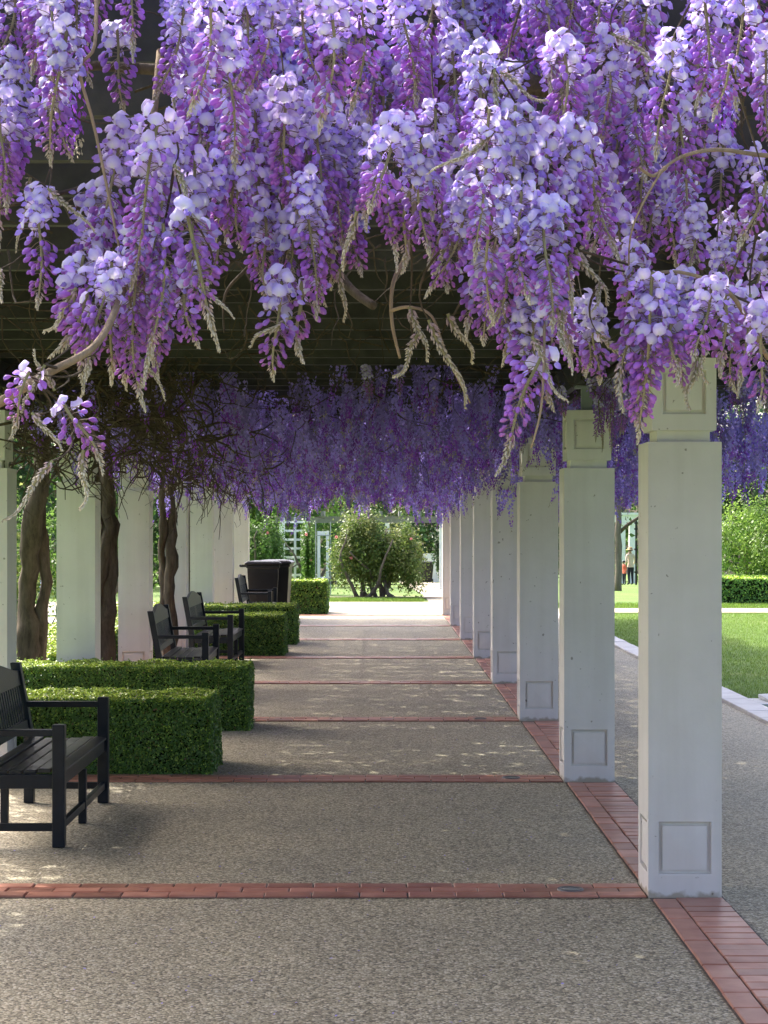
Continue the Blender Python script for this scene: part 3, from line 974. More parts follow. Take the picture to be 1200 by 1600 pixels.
front = [
    # x_top, y_top, x_tip, y_tip, kind, Z
    (15, 80, 25, 300, 'm', 3.6), (75, -60, 95, 170, 'm', 3.3), (105, 40, 75, 250, 'm', 3.4), (40, 160, 30, 320, 'm', 3.7), (85, 130, 108, 250, 'm', 3.4),
    (62, 300, 45, 475, 'm', 3.5), (182, 40, 195, 170, 'm', 4.0), (200, -40, 215, 95, 'y', 3.4), (0, 420, 8, 475, 'c', 3.5), (0, 150, -10, 330, 'm', 3.5),
    (25, -60, 20, 120, 'm', 3.7), (120, -50, 118, 130, 'm', 3.6),
    (290, 0, 262, 160, 'm', 3.4), (330, -40, 330, 180, 'm', 3.3), (300, 95, 305, 240, 'm', 3.5), (350, 50, 358, 260, 'm', 3.3), (385, -50, 385, 160, 'm', 3.4),
    (195, 185, 150, 430, 'm', 3.4), (250, 180, 195, 450, 'm', 3.2), (275, 200, 230, 480, 'm', 3.3), (305, 240, 290, 500, 'm', 3.4), (335, 250, 318, 420, 'm', 3.5),
    (165, 340, 100, 520, 'm', 3.4), (215, 350, 195, 640, 'm', 3.2), (255, 350, 262, 600, 'y', 3.3), (292, 330, 325, 545, 'y', 3.2), (235, 300, 215, 570, 'm', 3.4),
    (150, 430, 85, 560, 'y', 3.3), (180, 470, 165, 600, 'y', 3.5), (120, 450, 70, 520, 'c', 3.3), (145, 480, 118, 590, 'y', 3.2), (270, 470, 245, 590, 'y', 3.4),
    (45, 582, 8, 680, 'y', 3.0), (50, 645, 100, 700, 'c', 3.0), (100, 632, 162, 735, 'y', 3.0), (85, 610, 60, 560, 'c', 3.05), (130, 560, 126, 595, 'c', 3.1), (70, 570, 30, 640, 'c', 3.05),
    (430, -20, 415, 160, 'm', 3.4), (470, -40, 480, 150, 'm', 3.5), (512, -30, 540, 200, 'm', 3.3), (445, 130, 440, 340, 'm', 3.5), (490, 150, 500, 350, 'm', 3.6),
    (405, 250, 390, 440, 'm', 3.5), (435, 260, 455, 440, 'm', 3.6), (480, 270, 478, 500, 'm', 3.5), (522, 190, 530, 400, 'm', 3.5), (545, 260, 545, 440, 'm', 3.7),
    (440, 440, 418, 590, 'm', 3.3), (470, 440, 472, 570, 'y', 3.4), (500, 380, 505, 480, 'y', 3.5), (360, 170, 372, 370, 'm', 3.4), (400, 150, 405, 300, 'm', 3.6), (530, 420, 535, 500, 'c', 3.6),
    (560, -30, 580, 170, 'm', 3.4), (620, -20, 640, 160, 'm', 3.4), (595, 90, 600, 230, 'm', 3.7), (680, -30, 668, 140, 'm', 3.5), (655, 60, 650, 200, 'm', 3.5),
    (622, 185, 580, 340, 'm', 3.2), (660, 215, 640, 400, 'm', 3.2), (600, 280, 625, 420, 'y', 3.4), (640, 300, 615, 420, 'y', 3.3), (590, 270, 565, 360, 'y', 3.3),
    (705, 50, 722, 230, 'm', 3.5), (752, 80, 745, 260, 'm', 3.3), (795, 100, 790, 270, 'm', 3.4), (720, 180, 705, 330, 'm', 3.5),
    (765, 170, 735, 400, 'm', 3.2), (805, 165, 790, 420, 'm', 3.15), (735, 280, 700, 470, 'm', 3.3), (775, 290, 750, 500, 'm', 3.15), (815, 300, 805, 480, 'm', 3.2), (852, 320, 842, 520, 'm', 3.15),
    (800, 400, 768, 510, 'y', 3.3), (835, 440, 832, 640, 'm', 3.2), (845, 560, 772, 738, 'y', 3.1), (872, 330, 890, 490, 'y', 3.3), (902, 195, 882, 400, 'm', 3.3), (922, 230, 942, 440, 'y', 3.4),
    (900, 390, 950, 475, 'c', 3.2), (852, 190, 850, 340, 'm', 3.3), (745, 420, 735, 530, 'y', 3.4), (870, 430, 872, 570, 'y', 3.4), (700, 380, 680, 430, 'c', 3.2), (780, 480, 790, 570, 'y', 3.5),
    (830, -40, 850, 110, 'm', 3.5), (880, 60, 890, 220, 'm', 3.4), (955, 50, 950, 230, 'm', 3.5), (1052, 60, 1045, 250, 'm', 3.2), (1000, 90, 985, 290, 'm', 3.5), (1025, -40, 1000, 120, 'm', 3.5),
    (1100, -30, 1118, 170, 'm', 3.3), (1160, -30, 1172, 170, 'm', 3.3), (1195, 60, 1195, 230, 'm', 3.5), (1085, 150, 1092, 290, 'm', 3.8), (930, -40, 940, 90, 'm', 3.7), (980, -30, 975, 100, 'm', 3.7),
    (890, -50, 895, 60, 'm', 3.6), (1140, 100, 1120, 190, 'y', 3.2), (920, 130, 915, 260, 'm', 3.6), (1060, 190, 1060, 330, 'y', 3.7), (970, 190, 955, 330, 'y', 3.6),
    (1030, 290, 1000, 440, 'm', 3.6), (1065, 280, 1075, 430, 'm', 3.7), (1012, 430, 955, 640, 'y', 3.2), (1020, 425, 990, 690, 'm', 3.15), (1035, 440, 1032, 620, 'm', 3.3), (1062, 430, 1055, 570, 'm', 3.3),
    (1112, 440, 1092, 570, 'm', 3.2), (1132, 455, 1135, 590, 'y', 3.3), (1172, 460, 1160, 620, 'y', 3.3), (1190, 480, 1195, 640, 'm', 3.2), (1198, 285, 1165, 390, 'y', 3.2), (1120, 380, 1150, 470, 'm', 3.7),
    (952, 310, 962, 430, 'm', 3.8), (1090, 560, 1070, 640, 'c', 3.3), (1150, 330, 1140, 440, 'm', 3.9), (1190, 380, 1180, 500, 'm', 3.7),
    (680, 260, 672, 330, 'y', 3.3), (940, 440, 930, 470, 'c', 3.3), (640, 480, 665, 560, 'c', 3.5), (700, 490, 740, 565, 'c', 3.5), (670, 500, 735, 630, 'c', 3.45), (655, 520, 622, 590, 'c', 3.5),
    (560, 320, 550, 400, 'm', 3.6), (340, 380, 335, 450, 'y', 3.5), (885, 500, 905, 590, 'm', 4.4), (910, 470, 925, 580, 'm', 4.2),
    (1075, 470, 1060, 610, 'm', 3.3), (1050, 500, 1042, 600, 'y', 3.25), (1100, 520, 1100, 600, 'c', 3.3), (1150, 480, 1140, 610, 'm', 3.3), (965, 330, 975, 470, 'm', 3.6), (930, 480, 925, 600, 'm', 4.0), (1005, 500, 1000, 660, 'm', 3.3),
    (130, 400, 105, 560, 'm', 3.35), (175, 410, 150, 590, 'm', 3.3), (240, 430, 240, 610, 'm', 3.35), (285, 420, 300, 540, 'm', 3.3), (200, 430, 205, 600, 'm', 3.4), (150, 300, 120, 450, 'm', 3.45), (265, 260, 250, 430, 'm', 3.4),
    (760, 400, 760, 540, 'm', 3.3), (715, 330, 700, 460, 'm', 3.35), (860, 420, 860, 560, 'm', 3.3), (820, 500, 812, 640, 'm', 3.25), (690, 280, 685, 420, 'm', 3.4), (880, 280, 900, 420, 'm', 3.35), (780, 420, 790, 545, 'm', 3.35), (830, 240, 825, 400, 'm', 3.3), (725, 230, 715, 390, 'm', 3.4), (680, 170, 680, 300, 'm', 3.4),
    (460, 330, 450, 480, 'm', 3.5), (415, 330, 410, 470, 'm', 3.5), (515, 330, 515, 450, 'm', 3.6), (570, 210, 570, 340, 'm', 3.5), (375, 260, 370, 390, 'm', 3.5), (330, 150, 325, 310, 'm', 3.4), (940, 260, 930, 400, 'm', 3.6), (1010, 220, 1005, 350, 'm', 3.7),
    (1130, 220, 1130, 350, 'm', 3.8), (1175, 240, 1180, 330, 'm', 3.7), (1085, 330, 1085, 450, 'm', 3.6), (990, 380, 985, 500, 'm', 3.5),
]
twigs = MB()
shoots = []
for (xa, ya, xb, yb, kind, Z) in front:
    Zj = Z + random.gauss(0, 0.06)
    top = at(xa, ya, Zj); tip = at(xb, yb, Zj - random.uniform(-0.02, 0.06))
    place_raceme(V0, top - org0, tip - org0, kind)
    shoots.append(top)
# young woolly buds standing among the open clusters
for k in range(22):
    src = random.choice(shoots[:110])
    p = src + Vector((random.gauss(0, 0.05), random.uniform(-0.06, 0.0), random.gauss(-0.05, 0.06)))
    d = Vector((random.gauss(0, 0.5), -random.uniform(0.1, 0.5), -random.uniform(0.4, 1.0))).normalized()
    place_raceme(V0, p - org0, p + d * random.uniform(0.08, 0.15) - org0, 'c')
    shoots.append(p)
# deeper clusters behind, and the drape going on to both sides of the frame
cnt = 0
DARK = [(205, 110, 70, 110), (60, 560, 200, 60), (640, 480, 160, 60), (1130, 290, 60, 40), (130, 260, 50, 60)]
while cnt < 70:
    xa = random.uniform(-20, 1220); ya = random.uniform(-130, 220)
    if any(abs(xa - a) < c and abs(ya + 90 - b) < d_ for a, b, c, d_ in DARK): continue
    Z = random.uniform(3.5, 4.2)
    ln = random.uniform(0.17, 0.30)
    top = at(xa, ya, Z); tip = top + Vector((random.gauss(0, 0.02), -abs(random.gauss(0, 0.03)), -ln))
    place_raceme(V0, top - org0, tip - org0, random.choice('mmmmy'))
    shoots.append(top); cnt += 1
for sgn in (-1, 1):
    for k in range(26):
        x = random.uniform(0.76, 2.7) * sgn + (0.0 if sgn > 0 else -0.1)
        Z = random.uniform(3.2, 4.1)
        top = Vector((x, Z, random.uniform(2.1, 2.75)))
        tip = top + Vector((random.gauss(0, 0.02), -abs(random.gauss(0, 0.03)), -random.uniform(0.18, 0.32)))
        place_raceme(V0, top - org0, tip - org0, random.choice('mmmy'))
        shoots.append(top)
nb_ = 320
fx = rng.uniform(-2.6, 2.6, nb_); fy = rng.uniform(3.85, 4.9, nb_)
fz = rng.uniform(2.42, 2.98, nb_)
ok = np.array([not any(abs(VX + x * F / y - a) < c and abs(VY - (z - 0.12 - H) * F / y - b) < d_ for a, b, c, d_ in DARK) and VY - (z - 0.27 - H) * F / y < 290 for x, y, z in zip(fx, fy, fz)])
far_racemes('inner_racemes', V0, np.stack([fx, fy, fz], -1)[ok] - np.array(org0)[None, :], rng.uniform(0.2, 0.34, int(ok.sum())), 140, 0.0175)
# shoots that carry the racemes, from limbs lying along the front beam
limb_pts = []
for j, (y0, z0) in enumerate(((4.1, 2.98), (4.3, 3.08), (4.45, 2.74), (3.9, 3.05))):
    x = -3.3
    pts = []
    yy, zz = y0, z0
    while x < 3.2:
        yy += random.gauss(0, 0.03); zz += random.gauss(0, 0.02)
        yy += (y0 - yy) * 0.2; zz += (z0 - zz) * 0.2
        pts.append(Vector((x, yy, zz))); x += 0.14
    limb_pts += pts
    mb = MB(); mb.tube([p - org0 for p in pts], [0.026 * (0.7 + 0.3 * math.sin(k * 0.5 + j)) for k in range(len(pts))], 8, ridge=0.12)
    mb.build('limb', M['bark'], V0, smooth=True)
for top in shoots:
    cand = [p for p in shoots if 0.03 < p.z - top.z < 0.5]
    best = min(limb_pts + cand, key=lambda p: (p - top).length + abs(p.x - top.x) + random.uniform(0, 0.06))
    a = best; b = top
    mid = (a + b) / 2 + Vector((random.gauss(0, 0.03), random.gauss(0.14, 0.04), random.gauss(-0.02, 0.03)))
    pts = []
    for k in range(7):
        t = k / 6
        p = a * (1 - t) ** 2 + mid * 2 * t * (1 - t) + b * t * t
        pts.append(p - org0)
    twigs.tube(pts, [0.0028 - 0.0016 * k / 6 for k in range(7)], 4)
# loose bare twigs in the shade behind
for k in range(260):
    p = Vector((random.uniform(-1.9, 1.6), random.uniform(4.2, 11.5), random.uniform(2.55, 2.84)))
    pts = twig_walk(p - org0, (random.gauss(0, 1), random.gauss(0, 0.6), random.gauss(-0.2, 0.3)), 9, 0.05, 0.3)
    r0 = random.uniform(0.002, 0.005)
    twigs.tube(pts, [r0 * (1 - 0.07 * i) for i in range(10)], 4)
for k in range(40):
    z_ = random.uniform(4.2, 8.0)
    p = at(random.choice((random.uniform(330, 420), random.uniform(480, 620), random.uniform(620, 780), random.uniform(880, 1200), random.uniform(0, 140))), random.uniform(230, 420), z_)
    p.z = min(p.z, 2.84)
    pts = twig_walk(p - org0, (random.gauss(0, 1), random.gauss(0, 0.3), random.gauss(-0.6, 0.3)), 9, 0.03, 0.3)
    twigs.tube(pts, [0.0035 * (1 - 0.07 * i) for i in range(10)], 4)
o = twigs.build('twigs', M['twig'], V0); o['kind'] = 'stuff'


def px_branch(vine, org, pts, rads, mat, name='branch'):
    P = [at(*p) for p in pts]
    # smooth with Catmull-Rom
    Q = []; Rr = []
    for i in range(len(P) - 1):
        p0 = P[max(0, i - 1)]; p1 = P[i]; p2 = P[i + 1]; p3 = P[min(len(P) - 1, i + 2)]
        for s in range(5):
            t = s / 5
            Q.append(0.5 * ((2 * p1) + (p2 - p0) * t + (2 * p0 - 5 * p1 + 4 * p2 - p3) * t * t + (3 * p1 - p0 - 3 * p2 + p3) * t ** 3))
            Rr.append(rads[i] + (rads[i + 1] - rads[i]) * t)
    Q.append(P[-1]); Rr.append(rads[-1])
    mb = MB(); mb.tube([q - org for q in Q], Rr, 8, ridge=0.06)
    return mb.build(name, mat, vine, smooth=True)


px_branch(V0, org0, [(-60, 660, 3.02), (10, 622, 3.02), (80, 580, 3.04), (150, 538, 3.1), (190, 460, 3.3), (225, 360, 3.6), (235, 240, 3.9), (250, 80, 4.1)], [0.009, 0.008, 0.007, 0.006, 0.006, 0.006, 0.007, 0.008], M['pale_twig'])
px_branch(V0, org0, [(985, 470, 3.3), (985, 370, 3.2), (1020, 290, 3.2), (1055, 250, 3.22), (1120, 234, 3.3), (1230, 240, 3.5), (1330, 180, 3.7)], [0.0012, 0.0016, 0.002, 0.0028, 0.0035, 0.0045, 0.006], M['pale_twig'])
px_branch(V0, org0, [(1040, 262, 3.22), (1020, 275, 3.2), (1000, 262, 3.15)], [0.004, 0.003, 0.002], M['pale_twig'])
px_branch(V0, org0, [(584, 478, 4.6), (560, 462, 4.65), (530, 430, 4.7), (500, 380, 4.7), (470, 240, 4.6)], [0.010, 0.011, 0.012, 0.012, 0.012], M['bark'])
px_branch(V0, org0, [(625, 560, 3.6), (612, 500, 3.6), (615, 440, 3.62), (640, 380, 3.7), (650, 260, 3.8)], [0.0025, 0.0035, 0.004, 0.005, 0.006], M['pale_twig'])
px_branch(V0, org0, [(735, 630, 3.45), (700, 560, 3.48), (675, 495, 3.5), (640, 480, 3.55), (612, 485, 3.6)], [0.0015, 0.002, 0.0025, 0.003, 0.004], M['pale_twig'])
px_branch(V0, org0, [(350, 520, 4.3), (352, 460, 4.3), (385, 420, 4.3), (420, 380, 4.35), (430, 250, 4.4)], [0.002, 0.003, 0.004, 0.005, 0.006], M['twig'])
px_branch(V0, org0, [(830, 700, 3.12), (845, 640, 3.12), (850, 560, 3.15), (850, 440, 3.25)], [0.0016, 0.002, 0.0022, 0.003], M['pale_twig'])
px_branch(V0, org0, [(205, 480, 3.3), (150, 210, 3.35), (125, 110, 3.35), (148, 70, 3.35), (150, -40, 3.5)], [0.002, 0.0028, 0.003, 0.003, 0.004], M['pale_twig'])
px_branch(V0, org0, [(-20, 330, 3.5), (60, 310, 3.5), (120, 295, 3.55), (165, 275, 3.6), (230, 230, 3.7)], [0.003, 0.004, 0.004, 0.005, 0.006], M['twig'])
px_branch(V0, org0, [(1200, 560, 3.4), (1150, 470, 3.3), (1110, 440, 3.25), (1060, 425, 3.2), (1010, 428, 3.18)], [0.004, 0.004, 0.003, 0.003, 0.002], M['pale_twig'])
# trunk of the front vine, outside the left row by the first pillar
mb = MB()
for s in range(2):
    pts = [Vector((0.09 * math.sin(k * 0.5 + s * 3), 0.09 * math.cos(k * 0.5 + s * 3) - 0.06 * k, 0.30 * k - 0.05)) for k in range(11)]
    mb.tube(pts, [0.10 - 0.005 * k for k in range(11)], 10, ridge=0.14)
mb.build('trunk', M['bark'], V0, smooth=True)
top_cover(V0, 4.2, 8.2, 30000)
top_cover(V0, 8.2, 12.6, 78000)


# ---- further vines, one trunk beside each left pillar
def vine(base, y0, y1, label, nstem=2, thick=0.085, lean=(0.0, 0.0), flare=1.5):
    v = empty('wisteria_vine', base)
    tag(v, label, 'wisteria', 'wisteria vines on the pergola')
    b = Vector(base)
    mb = MB()
    ph0 = random.uniform(0, 6.28); tw_ = random.uniform(0.07, 0.13)
    for s in range(nstem):
        pts = []; rr = []
        kn = [random.uniform(0.1, 2.4) for _ in range(4)]
        for k in range(24):
            z = k * 0.125 - 0.05
            a = ph0 + k * tw_ + s * 2 * math.pi / nstem + 0.5 * math.sin(k * 0.45 + s)
            sp = thick * (0.62 + 0.5 * (k / 23))
            pts.append(Vector((sp * math.cos(a) + lean[0] * z + random.gauss(0, 0.012), sp * math.sin(a) + lean[1] * z + random.gauss(0, 0.012), z)))
            rr.append(thick * (1.0 + (flare - 1) * math.exp(-z * 4) - 0.012 * k) * random.uniform(0.93, 1.07) * (1 if s == 0 else 0.68) * (1 + 0.28 * sum(math.exp(-((z - q) / 0.12) ** 2) for q in kn)))
        mb.tube(pts, rr, 12, ridge=0.13)
    mb.build('trunk', M['bark'], v, smooth=True)
    for k in range(5):
        tx = random.uniform(-0.8, 3.4); ty = random.uniform(y0, y1)
        end = Vector((tx + base[0], ty, random.uniform(2.66, 2.78))) - b
        st = Vector((lean[0] * 2.2, lean[1] * 2.2, random.uniform(2.35, 2.6)))
        pts = []
        for q in range(12):
            t = q / 11
            p = st.lerp(end, t)
            p.z = st.z + (end.z - st.z) * min(1, t * 2.2) + 0.05 * math.sin(t * 9 + k)
            p.x += random.gauss(0, 0.04); p.y += random.gauss(0, 0.05)
            pts.append(p)
        mb = MB(); mb.tube(pts, [0.045 - 0.0026 * q for q in range(12)], 8, ridge=0.12)
        mb.build('limb', M['bark'], v, smooth=True)
    return v, b


def tangle(v, b, y0, y1, n, x0, x1, z0, z1, rmax=0.008):
    tw = MB()
    for k in range(n):
        p = Vector((random.uniform(x0, x1), random.uniform(y0, y1), random.uniform(z0, z1)))
        pts = twig_walk(p - b, (random.gauss(0, 1), random.gauss(0, 1), random.gauss(0, 0.35)), 8, 0.09, 0.35, -0.02)
        r0 = random.uniform(0.003, rmax)
        tw.tube(pts, [r0 * (1 - 0.08 * i) for i in range(9)], 4)
    o = tw.build('twigs', M['twig'], v); o['kind'] = 'stuff'


vines = [
    (( -3.08, 17.15, 0), 12.4, 18.2, 'thick twisted wisteria trunk rising left of the second visible white pillar, canopy above', 2, 0.085),
    (( -2.86, 19.6, 0), 18.2, 22.2, 'twisted wisteria trunk between the second and third white pillars behind the benches', 3, 0.09),
    (( -2.62, 23.85, 0), 22.2, 28.0, 'slimmer dark wisteria trunk standing before the fourth white pillar', 2, 0.07),
    (( -3.05, 31.4, 0), 28.0, 37.6, 'wisteria at the far end of the pergola with racemes low over the bins', 2, 0.07),
]
for vi, (base, y0, y1, lab, ns, th) in enumerate(vines):
    v, b = vine(base, y0, y1, lab, ns, th, lean=((0.03, -0.02), (0.03, 0.03), (0.0, 0.0), (0.03, 0.0))[vi])
    span = y1 - y0
    # racemes: the walk side, both rows, and the outer fringe
    n = int(span * (300, 270, 170, 110)[vi])
    nc = n // 8
    ci = rng.integers(0, nc, n)
    cX = rng.uniform(-3.2, 3.35, nc); cY = rng.uniform(y0, y1, nc); cZ = rng.normal(0, 0.13, nc)
    X = cX[ci] + rng.normal(0, 0.13, n); Y = cY[ci] + rng.normal(0, 0.13, n); Zc = cZ[ci]
    keep = ~((X < -1.55) & (rng.random(n) < (0.9, 0.8, 0.6, 0.3)[vi]) & (X > -3.2))
    keep &= (Y > 13.3) | ((X > 1.6) & (Y > 12.4)) 
    X, Y, Zc = X[keep], Y[keep], Zc[keep]; n = len(X)
    low = np.array([0.25 * noise.noise(Vector((x * 0.7, y * 0.5, 3.3))) for x, y in zip(X, Y)])
    Zt = np.minimum(rng.uniform(2.40, 2.80, n) + low * 0.7 + Zc, 3.0) - 0.12 * np.clip((Y - 14) / 10, 0, 1)
    ln = rng.uniform(0.22, 0.40, n)
    T = np.stack([X, Y, Zt], -1) - np.array(b)[None, :]
    nf, pet = ((76, 0.026), (60, 0.029), (48, 0.033), (38, 0.038))[vi]
    far_racemes('racemes', v, T, ln, nf, pet)
    # a second, lower fringe on the outside of the right row
    n2 = int(span * 26)
    X2 = rng.uniform(2.3, 3.4, n2); Y2 = rng.uniform(y0 + 0.6, y1, n2)
    T2 = np.stack([X2, Y2, rng.uniform(2.15, 2.6, n2)], -1) - np.array(b)[None, :]
    far_racemes('fringe_racemes', v, T2, rng.uniform(0.22, 0.4, n2), nf, pet)
    tangle(v, b, y0, y1, int(span * 26), -3.6, 3.2, 2.45, 2.95)
    tangle(v, b, y0, y1, int(span * (120, 110, 50, 14)[vi]), -3.3, -1.2, 2.2, 2.9, 0.012)
    if vi == 0:
        top_cover(v, y0 - 0.2, 15.4, 46000)
    top_cover(v, y0 - 0.2 if vi else 15.4, y1 + 0.2, int((y1 - max(y0, 15.4)) * (8200, 7800, 6000, 5400)[vi]))
# individually built clusters near the first pillars on the right and over the left pillars
v1 = [o for o in COL.objects if o.name.startswith('wisteria_vine')][1]
b1 = Vector(v1.location)
for k in range(26):
    px = random.choice((random.uniform(885, 1000), random.uniform(960, 1010), random.uniform(1128, 1200), random.uniform(560, 880)))
    Z = random.uniform(12.9, 14.6)
    top = at(px, random.uniform(520, 600), Z)
    top.z = min(2.78, max(2.35, top.z))
    place_raceme(v1, top - b1, top + Vector((random.gauss(0, 0.03), 0, -random.uniform(0.2, 0.34))) - b1, random.choice('mmmy'))


for k in range(16):
    Z = random.uniform(12.0, 12.6)
    top = at(random.choice((random.uniform(875, 960), random.uniform(930, 985))), random.uniform(560, 640), Z)
    place_raceme(v1, top - b1, top + Vector((random.gauss(0, 0.05), 0, -random.uniform(0.18, 0.34))) - b1, random.choice('mmyy'))
    mb = MB(); mb.tube([top - b1, top + Vector((random.gauss(0, 0.05), 0.1, 0.12)) - b1, Vector((top.x, 12.75, 2.83)) - b1], 0.003, 4); mb.build('shoot', M['twig'], v1)
# ------------------------------------------------------------------ hedges
def hedge(x0, x1, y0, y1, h, label, nleaf, ls, faces='FTRLB', group='clipped box hedges', base=0.0, seed=0, bright=1.0):
    cx, cy = (x0 + x1) / 2, (y0 + y1) / 2
    root = empty('hedge', (cx, cy, base))
    tag(root, label, 'hedge', group)
    a, b_ = (x1 - x0) / 2, (y1 - y0) / 2
    i_ = 0.05
    mb = MB(); mb.box(-a + i_, a - i_, -b_ + i_, b_ - i_, -0.02, h - i_)
    mb.build('core', M['core'], root)
    areas = {'F': 2 * a * h, 'B': 2 * a * h, 'R': 2 * b_ * h, 'L': 2 * b_ * h, 'T': 4 * a * b_}
    tot = sum(areas[f] for f in faces)
    Ps = []; Ns = []; Ts = []
    for f in faces:
        n = int(nleaf * areas[f] / tot)
        u = rng.uniform(-1, 1, n); t = rng.uniform(0.0, 1, n)
        if f == 'F': p = np.stack([u * a, np.full(n, -b_), t * h], -1); nn = (0, -1, 0.25)
        if f == 'B': p = np.stack([u * a, np.full(n, b_), t * h], -1); nn = (0, 1, 0.25)
        if f == 'R': p = np.stack([np.full(n, a), u * b_, t * h], -1); nn = (1, 0, 0.25)
        if f == 'L': p = np.stack([np.full(n, -a), u * b_, t * h], -1); nn = (-1, 0, 0.25)
        if f == 'T': p = np.stack([u * a, rng.uniform(-1, 1, n) * b_, np.full(n, h)], -1); nn = (0, 0, 1)
        nn = np.array(nn)
        bump = np.array([noise.noise(Vector((q[0] * 3.5 + seed, q[1] * 3.5, q[2] * 4))) for q in p])
        bump2 = np.array([noise.noise(Vector((q[0] * 13 + seed, q[1] * 13, q[2] * 13))) for q in p])
        p = p + nn[None, :] * (bump * 0.030 + bump2 * 0.020 - np.abs(rng.normal(0, 0.016, n)))[:, None]
        # thin patches low down show the twigs
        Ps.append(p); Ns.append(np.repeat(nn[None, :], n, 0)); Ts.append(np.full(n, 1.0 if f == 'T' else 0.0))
    P = np.concatenate(Ps); NN = np.concatenate(Ns); T = np.concatenate(Ts)
    # rounded arrises
    k = 1 - 0.05 * np.clip((P[:, 2] - h * 0.86) / (h * 0.14), 0, 1)
    P[:, 0] *= np.where(np.abs(P[:, 0]) > a * 0.98, 1 - (1 - k) * 0.4, 1)
    n = len(P)
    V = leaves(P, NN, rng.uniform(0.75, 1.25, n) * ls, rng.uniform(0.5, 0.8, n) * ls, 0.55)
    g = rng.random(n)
    young = (g < 0.18 + 0.62 * T)[:, None]  # new growth, its share on top raised to paint in sunlit tops
    Cc = np.where(young, np.where(T[:, None] > 0.5, np.array([[0.42, 0.54, 0.08]]), np.array([[0.27, 0.42, 0.06]])), np.array([[0.095, 0.20, 0.035]])) * rng.uniform(0.65, 1.35, (n, 1)) * bright  # top leaves brighter still: sunlight put into their colour
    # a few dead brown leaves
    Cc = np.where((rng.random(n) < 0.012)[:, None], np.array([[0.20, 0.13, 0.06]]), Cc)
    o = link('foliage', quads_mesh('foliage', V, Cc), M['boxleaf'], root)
    o['kind'] = 'stuff'
    # stray shoots
    m = int(60 * (x1 - x0))
    u = rng.uniform(-1, 1, m)
    p = np.stack([u * a, rng.uniform(-1, 1, m) * b_, h + rng.uniform(0.005, 0.035, m)], -1)
    Vs = leaves(p, np.array([[0, -1, 0.4]]), ls * 1.25, ls * 0.6, 0.6)
    o = link('shoots', quads_mesh('shoots', Vs, np.tile(np.array([[0.18, 0.28, 0.04]]), (m, 1)) * rng.uniform(0.8, 1.2, (m, 1))), M['boxleaf'], root)
    o['kind'] = 'stuff'
    return root


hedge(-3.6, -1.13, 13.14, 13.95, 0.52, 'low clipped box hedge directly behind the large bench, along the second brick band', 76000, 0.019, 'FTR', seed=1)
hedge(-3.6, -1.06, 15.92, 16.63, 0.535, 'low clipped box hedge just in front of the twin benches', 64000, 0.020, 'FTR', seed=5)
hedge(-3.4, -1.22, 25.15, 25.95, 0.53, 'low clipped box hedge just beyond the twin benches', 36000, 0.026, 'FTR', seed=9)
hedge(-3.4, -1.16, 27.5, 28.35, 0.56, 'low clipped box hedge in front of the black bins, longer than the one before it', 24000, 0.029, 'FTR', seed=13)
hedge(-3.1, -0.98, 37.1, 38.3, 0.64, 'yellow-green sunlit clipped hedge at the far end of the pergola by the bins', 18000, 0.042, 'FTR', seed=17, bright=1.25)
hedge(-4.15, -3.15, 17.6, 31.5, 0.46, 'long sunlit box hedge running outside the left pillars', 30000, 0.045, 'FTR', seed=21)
hedge(7.45, 18.0, 42.2, 43.6, 0.56, 'clipped hedge across the lawn beneath the bright young tree', 26000, 0.055, 'FTL', seed=25, bright=1.5)


